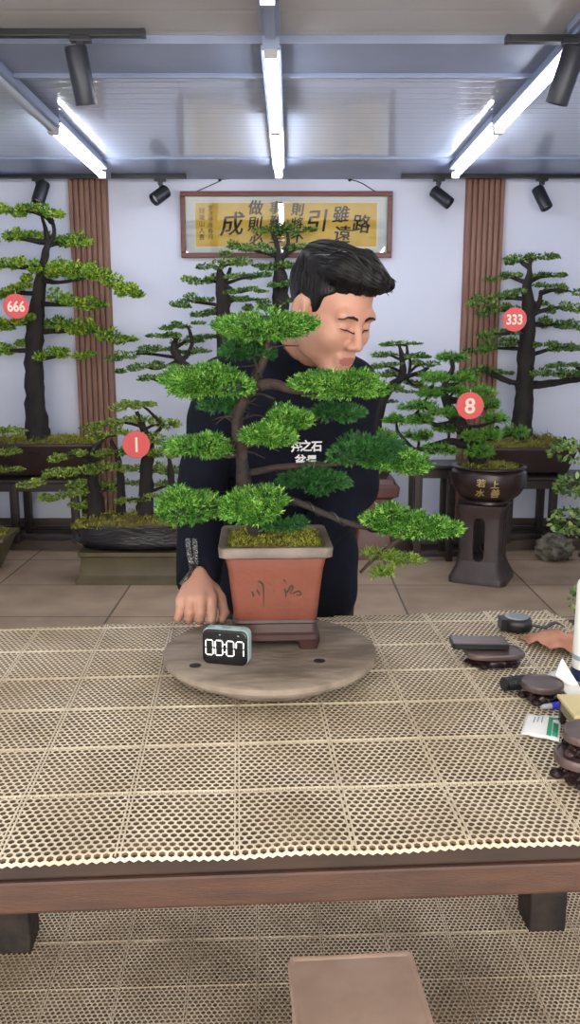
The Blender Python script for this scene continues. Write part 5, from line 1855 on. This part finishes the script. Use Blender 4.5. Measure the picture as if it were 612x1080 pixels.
def man():
    t = thing('person', 'man in navy black jacket leaning over the table behind the bonsai, face turned down', 'person', (0.0, 2.12, 0.0))
    B = Field(varstep([(-0.36, -0.265, 0.014), (-0.265, -0.11, 0.003), (-0.11, -0.04, 0.006), (-0.04, 0.23, 0.0036), (0.23, 0.36, 0.014)]),
              varstep([(1.60, 1.64, 0.008), (1.64, 2.02, 0.0036), (2.02, 2.42, 0.014)]),
              varstep([(0.0, 0.76, 0.02), (0.76, 0.94, 0.003), (0.94, 1.24, 0.014), (1.24, 1.60, 0.0036)]))

    def hcone(a, b, ra, rb, k=0.012, mode='add'):
        B.cone(hw(*a), hw(*b), ra * HS, rb * HS, k, mode)

    def hell(c, r, k=0.015, mode='add'):
        B.ell(hw(*c), np.array(r) * HS, k, mode, HR.T)
    # trunk, legs and arms under the clothes
    B.ell((0, 2.08, 1.18), (0.135, 0.085, 0.16), 0.05)
    B.ell((0, 2.15, 0.95), (0.13, 0.085, 0.18), 0.05)
    for s in (-1, 1):
        B.cone((s * 0.08, 2.17, 0.86), (s * 0.09, 2.16, 0.48), 0.075, 0.052, 0.04)
        B.cone((s * 0.09, 2.16, 0.48), (s * 0.10, 2.20, 0.09), 0.05, 0.036, 0.03)
        B.cone((s * 0.10, 2.20, 0.06), (s * 0.11, 2.07, 0.045), 0.036, 0.03, 0.02)
    sh = {-1: (-0.160, 2.04, 1.262), 1: (0.140, 2.06, 1.262)}
    el = {-1: (-0.208, 1.98, 1.02), 1: (0.155, 2.02, 1.03)}
    wr = {-1: (-0.194, 1.752, 0.874), 1: (0.004, 1.812, 0.880)}
    for s in (-1, 1):
        B.cone((s * 0.06, 2.05, 1.27), sh[s], 0.06, 0.05, 0.04)
        B.cone(sh[s], el[s], 0.046, 0.038, 0.02)
        B.cone(el[s], wr[s], 0.038, 0.027, 0.02)
    # neck
    nb = (0.012, 2.02, 1.30)
    B.cone(nb, hw(0, -0.035, -0.03), 0.056, 0.052, 0.03)
    # head
    hell((0, -0.012, 0.038), (0.075, 0.096, 0.090), 0.01)
    hell((0, 0.028, -0.040), (0.060, 0.060, 0.078), 0.03)
    hcone((-0.012, 0.070, -0.104), (0.012, 0.070, -0.104), 0.018, 0.018, 0.03)
    for s in (-1, 1):
        hell((s * 0.050, 0.012, -0.066), (0.016, 0.032, 0.026), 0.03)
        hell((s * 0.042, 0.052, -0.030), (0.028, 0.030, 0.026), 0.025)
    hcone((-0.040, 0.076, 0.020), (0.040, 0.076, 0.020), 0.012, 0.012, 0.018)
    for s in (-1, 1):
        hell((s * 0.032, 0.094, 0.001), (0.017, 0.013, 0.011), 0.014, 'carve')
        hell((s * 0.032, 0.072, -0.002), (0.0155, 0.0150, 0.0125), 0.004)      # lowered lids
    hcone((0, 0.083, 0.010), (0, 0.106, -0.034), 0.0075, 0.0115, 0.012)
    for s in (-1, 1):
        hell((s * 0.0125, 0.097, -0.039), (0.009, 0.010, 0.008), 0.008)
        hell((s * 0.007, 0.103, -0.047), (0.0035, 0.004, 0.004), 0.003, 'carve')
    hcone((-0.019, 0.084, -0.068), (0.019, 0.084, -0.068), 0.0075, 0.0075, 0.010)
    hcone((-0.015, 0.084, -0.081), (0.015, 0.084, -0.081), 0.0085, 0.0085, 0.010)
    hcone((-0.021, 0.096, -0.0745), (0.021, 0.096, -0.0745), 0.0035, 0.0035, 0.003, 'carve')
    for s in (-1, 1):
        hell((s * 0.078, -0.014, -0.006), (0.010, 0.021, 0.032), 0.008)
        hell((s * 0.087, -0.010, -0.002), (0.006, 0.011, 0.018), 0.006, 'carve')
        hell((s * 0.076, -0.008, -0.034), (0.008, 0.010, 0.011), 0.008)
    # his right hand: knuckles down on the turntable's edge; the left hand behind the pot is its mirror
    for s, w in ((-1, wr[-1]), (1, wr[1])):
        wx, wy, wz = w
        m = 1 if s == -1 else -1                     # towards the thumb

        def hp(dx, dy, dz): return (wx + m * dx, wy + dy, wz + dz)
        # palm block between the wrist and the knuckle row
        kn = [(-0.030, -0.058, -0.034), (-0.010, -0.066, -0.026), (0.012, -0.068, -0.024), (0.033, -0.062, -0.030)]
        for i, q in enumerate(kn):
            B.cone(hp(0.004 * (i - 1.5), -0.006, -0.002), hp(*q), 0.021, 0.0130, 0.012)
        lens = [0.80, 0.95, 1.0, 0.95]
        rad = [0.0088, 0.0098, 0.0102, 0.0100]
        zt = TTZ + 0.0085 - wz
        tips = [(-0.036, -0.064), (-0.013, -0.072), (0.010, -0.075), (0.034, -0.076)]
        for i, (q, tp) in enumerate(zip(kn, tips)):
            out = 0.016 * lens[i]
            pip = (q[0] * 1.06, q[1] - out, q[2] - 0.026 * lens[i])
            dip = (tp[0], tp[1] - 0.006, (pip[2] + zt) / 2 - 0.002)
            B.cone(hp(*q), hp(*pip), rad[i] + 0.0018, rad[i] + 0.0006, 0.004)
            B.cone(hp(*pip), hp(*dip), rad[i] + 0.0004, rad[i] - 0.0006, 0.003)
            B.cone(hp(*dip), hp(tp[0], tp[1] + 0.004, zt), rad[i] - 0.0006, rad[i] - 0.0014, 0.003)
        # thumb leaves the side of the palm near its base
        B.cone(hp(0.022, -0.014, -0.012), hp(0.048, -0.034, -0.036), 0.018, 0.0125, 0.012)
        B.cone(hp(0.048, -0.034, -0.036), hp(0.058, -0.052, -0.062), 0.0118, 0.0108, 0.004)
        B.cone(hp(0.058, -0.052, -0.062), hp(0.053, -0.064, zt + 0.002), 0.0106, 0.0088, 0.004)
    V, Q = B.mesh()
    # lips get their own colour
    c = V[Q].mean(1)
    loc = (c - np.array(HC)) @ HR.T / HS
    lip = (np.abs(loc[:, 0]) < 0.023 ) & (loc[:, 1] > 0.078) & (np.abs(loc[:, 2] + 0.0745) < 0.0095 * np.sqrt(np.clip(1 - (loc[:, 0] / 0.025) ** 2, 0, 1)))
    body = np_mesh('body', V, Q, [M_skin, M_lip], t, True, lip.astype(int))
    sm = body.modifiers.new('soft', 'SMOOTH'); sm.factor = 0.5; sm.iterations = 2
    tree = BVHTree.FromPolygons([Vector(v) for v in V], [tuple(q) for q in Q])

    def snap(p, off=0.0):
        q, n, i, d = tree.find_nearest(p)
        return q + n * off
    # brows and lash lines
    for s in (-1, 1):
        b = MB()
        pts = [hw(s * 0.014, 0.10, 0.017), hw(s * 0.026, 0.10, 0.0225), hw(s * 0.040, 0.09, 0.0215), hw(s * 0.050, 0.075, 0.014)]
        sp = [snap(Vector(q), 0.0004) for q in crom([tuple(q) for q in pts], 5)]
        b.tube(sp, list(np.interp(np.linspace(0, 1, len(sp)), [0, 0.35, 1], [0.0026, 0.0034, 0.0010])), 6)
        b.build('eyebrow', M_hair, t)
        b = MB()
        pts = [hw(s * 0.019, 0.095, -0.007), hw(s * 0.026, 0.10, -0.0105), (hw(s * 0.036, 0.10, -0.0105)), hw(s * 0.046, 0.085, -0.006)]
        sp = [snap(Vector(q), 0.0002) for q in crom([tuple(q) for q in pts], 5)]
        b.tube(sp, list(np.interp(np.linspace(0, 1, len(sp)), [0, 0.5, 1], [0.0008, 0.0017, 0.0009])), 6)
        b.build('eyelashes', M_hair, t)

    # ---- hair
    Hh = Field(np.arange(-0.03, 0.26, 0.004) + HC.x - 0.11, np.arange(-0.18, 0.18, 0.004) + HC.y, np.arange(-0.13, 0.21, 0.004) + HC.z)
    sl = (slice(None),) * 3
    L = ((Hh.grid(sl) - np.array(HC)) @ HR.T) / HS
    r_, f_, u_ = L[..., 0], L[..., 1], L[..., 2]

    def le(c, r):
        q = L - np.array(c); r = np.array(r)
        k0 = np.linalg.norm(q / r, axis=-1); k1 = np.linalg.norm(q / (r * r), axis=-1) + 1e-9
        return k0 * (k0 - 1) / k1

    def lc(a, b, ra, rb):
        a = np.array(a); b = np.array(b); ab = b - a
        tt = np.clip(((L - a) @ ab) / (ab @ ab), 0, 1)
        return np.linalg.norm(L - a - tt[..., None] * ab, axis=-1) - (ra + (rb - ra) * tt)

    def smin(a, b, k):
        h = np.clip(0.5 + 0.5 * (a - b) / k, 0, 1)
        return a * (1 - h) + b * h - k * h * (1 - h)
    cap = le((0, -0.016, 0.042), (0.081, 0.103, 0.090))
    hl = np.interp(f_, [-0.12, -0.05, -0.034, -0.028, 0.008, 0.014, 0.024, 0.034, 0.060, 0.09], [-0.075, -0.07, -0.03, 0.026, 0.024, -0.022, -0.02, 0.040, 0.062, 0.072])
    cap = np.maximum(cap, (hl - u_) * 0.7)
    top = le((0.004, -0.006, 0.092), (0.076, 0.096, 0.038))
    fr = smin(lc((0.040, 0.040, 0.108), (-0.006, 0.084, 0.100), 0.032, 0.024), lc((-0.006, 0.082, 0.102), (-0.040, 0.094, 0.098), 0.022, 0.008), 0.02)
    fr = smin(fr, lc((-0.02, 0.03, 0.112), (-0.046, 0.076, 0.092), 0.03, 0.014), 0.02)
    S = smin(smin(cap, top, 0.014), fr, 0.02)
    S = np.maximum(S, (np.interp(f_, [-0.2, 0.03, 0.05, 0.09, 0.2], [-0.2, -0.1, 0.058, 0.070, 0.078]) - u_) * 0.8)
    S += 0.0016 * np.sin(r_ * 260 + f_ * 40 + 3 * np.sin(f_ * 30)) * (u_ > 0.03)
    Hh.F = S * HS
    V2, Q2 = Hh.mesh()
    hair = np_mesh('hair', V2, Q2, M_hair, t, True)
    ht = BVHTree.FromPolygons([Vector(v) for v in V2], [tuple(q) for q in Q2])
    b = MB(); rg = np.random.default_rng(77)
    lv = ((V2 - np.array(HC)) @ HR.T) / HS
    cand = np.where((lv[:, 2] > 0.06))[0]
    for i in rg.choice(cand, 420):
        p = Vector(V2[i]); l = lv[i]
        tops = l[2] > 0.095
        pts = []
        for s in range(9):
            q, n, _, dd = ht.find_nearest(p)
            if q is None: break
            pts.append(q + n * 0.0012)
            if tops:
                fl = FW * 0.95 - RT * 0.50 + UP * (-0.10)
            else:
                fl = -UP * 0.85 + FW * 0.35
            fl = fl + Vector(rg.normal(0, 0.10, 3))
            fl = (fl - n * fl.dot(n)).normalized()
            p = q + fl * (0.0085 if tops else 0.0055)
        if len(pts) > 3:
            ll = ((np.array(pts) - np.array(HC)) @ HR.T) / HS
            hlim = np.interp(ll[:, 1], [-0.12, -0.05, -0.034, -0.028, 0.008, 0.014, 0.024, 0.034, 0.060, 0.09], [-0.07, -0.065, -0.025, 0.03, 0.03, -0.018, -0.016, 0.046, 0.068, 0.074])
            keep = np.where(ll[:, 2] > hlim)[0]
            if len(keep) < len(pts): pts = pts[:max(2, (keep[-1] + 1 if len(keep) else 2))]
            w = 0.0019 if tops else 0.0011
            b.tube(pts, list(np.interp(np.linspace(0, 1, len(pts)), [0, 0.25, 1], [0.0006, w, 0.0004])), 5)
    # free tips of the fringe, swept to his left
    for i in range(26):
        v = rg.uniform(0, 1)
        a = np.array((-0.008 - 0.028 * v, 0.088 - 0.008 * v, 0.098 + 0.012 * rg.uniform(-1, 1)))
        e = a + np.array((-0.022, 0.016, -0.006)) * rg.uniform(0.6, 1.15) + rg.normal(0, 0.003, 3)
        mid = (a + e) / 2 + np.array((0, 0.004, 0.004))
        b.tube([Vector(q) for q in crom([tuple(hw(*a)), tuple(hw(*mid)), tuple(hw(*e))], 4)], list(np.linspace(0.0026, 0.0004, 9)), 5)
    b.build('hair_strands', M_hair, hair, autosmooth=0)

    # ---- jacket
    J = Field(np.arange(-0.34, 0.34, 0.0075), np.arange(1.70, 2.40, 0.0075), np.arange(0.68, 1.46, 0.0075))
    J.ell((-0.01, 2.075, 1.19), (0.165, 0.122, 0.175), 0.05)
    J.ell((-0.01, 2.10, 1.05), (0.165, 0.125, 0.20), 0.06)
    J.ell((-0.01, 2.13, 0.86), (0.165, 0.135, 0.20), 0.06)
    J.cone((0.0, 2.14, 0.86), (0.0, 2.14, 0.70), 0.14, 0.145, 0.05)
    J.ell((-0.07, 2.13, 0.78), (0.105, 0.125, 0.13), 0.05); J.ell((0.07, 2.13, 0.78), (0.105, 0.125, 0.13), 0.05)
    for s in (-1, 1):
        J.cone((s * 0.04, 2.06, 1.31), sh[s], 0.062, 0.064, 0.05)
        J.cone(sh[s], el[s], 0.066, 0.056, 0.03)
        w = np.array(wr[s]); e = np.array(el[s]); ax = (w - e) / np.linalg.norm(w - e)
        cf = w + ax * 0.020
        J.cone(e, cf, 0.056, 0.047, 0.025)
        J.op(lambda p, w=w, ax=ax: -((p - (w + ax * 0.024)) @ ax), cf - 0.055 + ax * 0.03, cf + 0.055 + ax * 0.03, 0.004, 'carve')
        # slit over the back of the hand
        J.cone(w + ax * 0.045 + np.array((0.004, 0, 0.035)), w + ax * 0.0 + np.array((0.004, -0.01, 0.05)), 0.026, 0.003, 0.004, 'carve')
    J.cone(nb, (0.030, 1.975, 1.345), 0.074, 0.068, 0.02)                   # standing collar
    J.cone((0.032, 1.97, 1.352), hw(0, -0.03, -0.05), 0.060, 0.060, 0.004, 'carve')
    # soft folds
    X = J.grid((slice(None),) * 3)
    J.F += 0.0035 * np.sin(X[..., 2] * 46 + X[..., 0] * 30 + 2.2 * np.sin(X[..., 0] * 24)) * (np.abs(X[..., 0]) > 0.15) + 0.003 * np.sin(X[..., 0] * 40 + X[..., 2] * 18 + 1.5 * np.sin(X[..., 2] * 14))
    V3, Q3 = J.mesh()
    jk = np_mesh('jacket', V3, Q3, M_jacket, t, True)
    sm = jk.modifiers.new('soft', 'SMOOTH'); sm.factor = 0.5; sm.iterations = 3
    jt = BVHTree.FromPolygons([Vector(v) for v in V3], [tuple(q) for q in Q3])

    # trim bands round the cuff, following the sleeve
    def band(px, wpx, parent, name, m):
        b = MB(); L_, R_ = [], []
        s = crom(px, 5)
        for i, q in enumerate(s):
            tdir = s[min(i + 1, len(s) - 1)] - s[max(i - 1, 0)]
            nn = np.array((-tdir[1], tdir[0])) / (np.linalg.norm(tdir) + 1e-9) * wpx / 2
            row = []
            for sg in (1, -1):
                rr = ray(*(q + nn * sg)).normalized()
                h, nrm, _, _ = jt.ray_cast(Vector((0, 0, H)), rr)
                if h is None: row = None; break
                row.append(h - rr * 0.003)
            if row: L_.append(row[0]); R_.append(row[1])
        if len(L_) > 2:
            n = len(L_)
            b.add(L_ + R_, [(i, i + 1, n + i + 1, n + i) for i in range(n - 1)], 0, False)
            o = b.build(name, m, parent, autosmooth=0)
            md = o.modifiers.new('thickness', 'SOLIDIFY'); md.thickness = 0.0012
    band([(198, 568), (199, 580), (201, 592), (202.5, 602), (197, 610), (191, 617)], 5, jk, 'cuff_embroidery', M_silver)
    band([(205, 568), (206, 580), (206.5, 592), (206, 600), (211, 607), (217, 611)], 5, jk, 'cuff_embroidery', M_silver)

    # lettering on the chest
    b = MB()
    for ch, x, y, s in (('舟', 313, 471, 10.5), ('之', 323, 470, 11), ('石', 334, 471, 10.5), ('盆', 317, 485, 10.5), ('景', 329, 486, 10.5)):
        k = PX(1.96, y)
        q = P(x, y, 1.96)
        V4, F4 = text_mesh(ch, s * k * 1.15, 0.0008, 0.0)
        pts = []
        for v in V4:
            h, nrm, _, _ = jt.ray_cast(Vector((q.x + v.x, 1.6, q.z + v.y)), Vector((0, 1, 0)))
            pts.append((h if h is not None else Vector((q.x + v.x, 1.96, q.z + v.y))) - Vector((0, 0.003, 0)))
        b.add(pts, F4)
    o = b.build('chest_lettering', M_white, jk, autosmooth=0)
    # trousers and shoes
    Tr = Field(np.arange(-0.24, 0.24, 0.012), np.arange(2.0, 2.34, 0.012), np.arange(0.04, 0.95, 0.012))
    Tr.ell((0, 2.155, 0.86), (0.150, 0.105, 0.12), 0.04)
    for s in (-1, 1):
        Tr.cone((s * 0.082, 2.165, 0.84), (s * 0.092, 2.16, 0.48), 0.092, 0.070, 0.03)
        Tr.cone((s * 0.092, 2.16, 0.48), (s * 0.10, 2.20, 0.11), 0.070, 0.058, 0.03)
    V5, Q5 = Tr.mesh(); np_mesh('trousers', V5, Q5, M_trousers, t, True)
    for s in (-1, 1):
        b = MB()
        b.rloft([(0.092, 0.25, 0.045, 0.0), (0.098, 0.262, 0.048, 0.008), (0.098, 0.262, 0.048, 0.02), (0.09, 0.24, 0.044, 0.045), (0.076, 0.15, 0.036, 0.085), (0.072, 0.11, 0.034, 0.11)], (s * 0.105, 2.12, 0.0), rz(s * 8))
        for i, v in enumerate(b.v):
            if v.z > 0.05: b.v[i] = v + Vector((0, 0.06 * min(1, (v.z - 0.03) / 0.05), 0))
        b.build('shoe', M_plastic, t)


man()
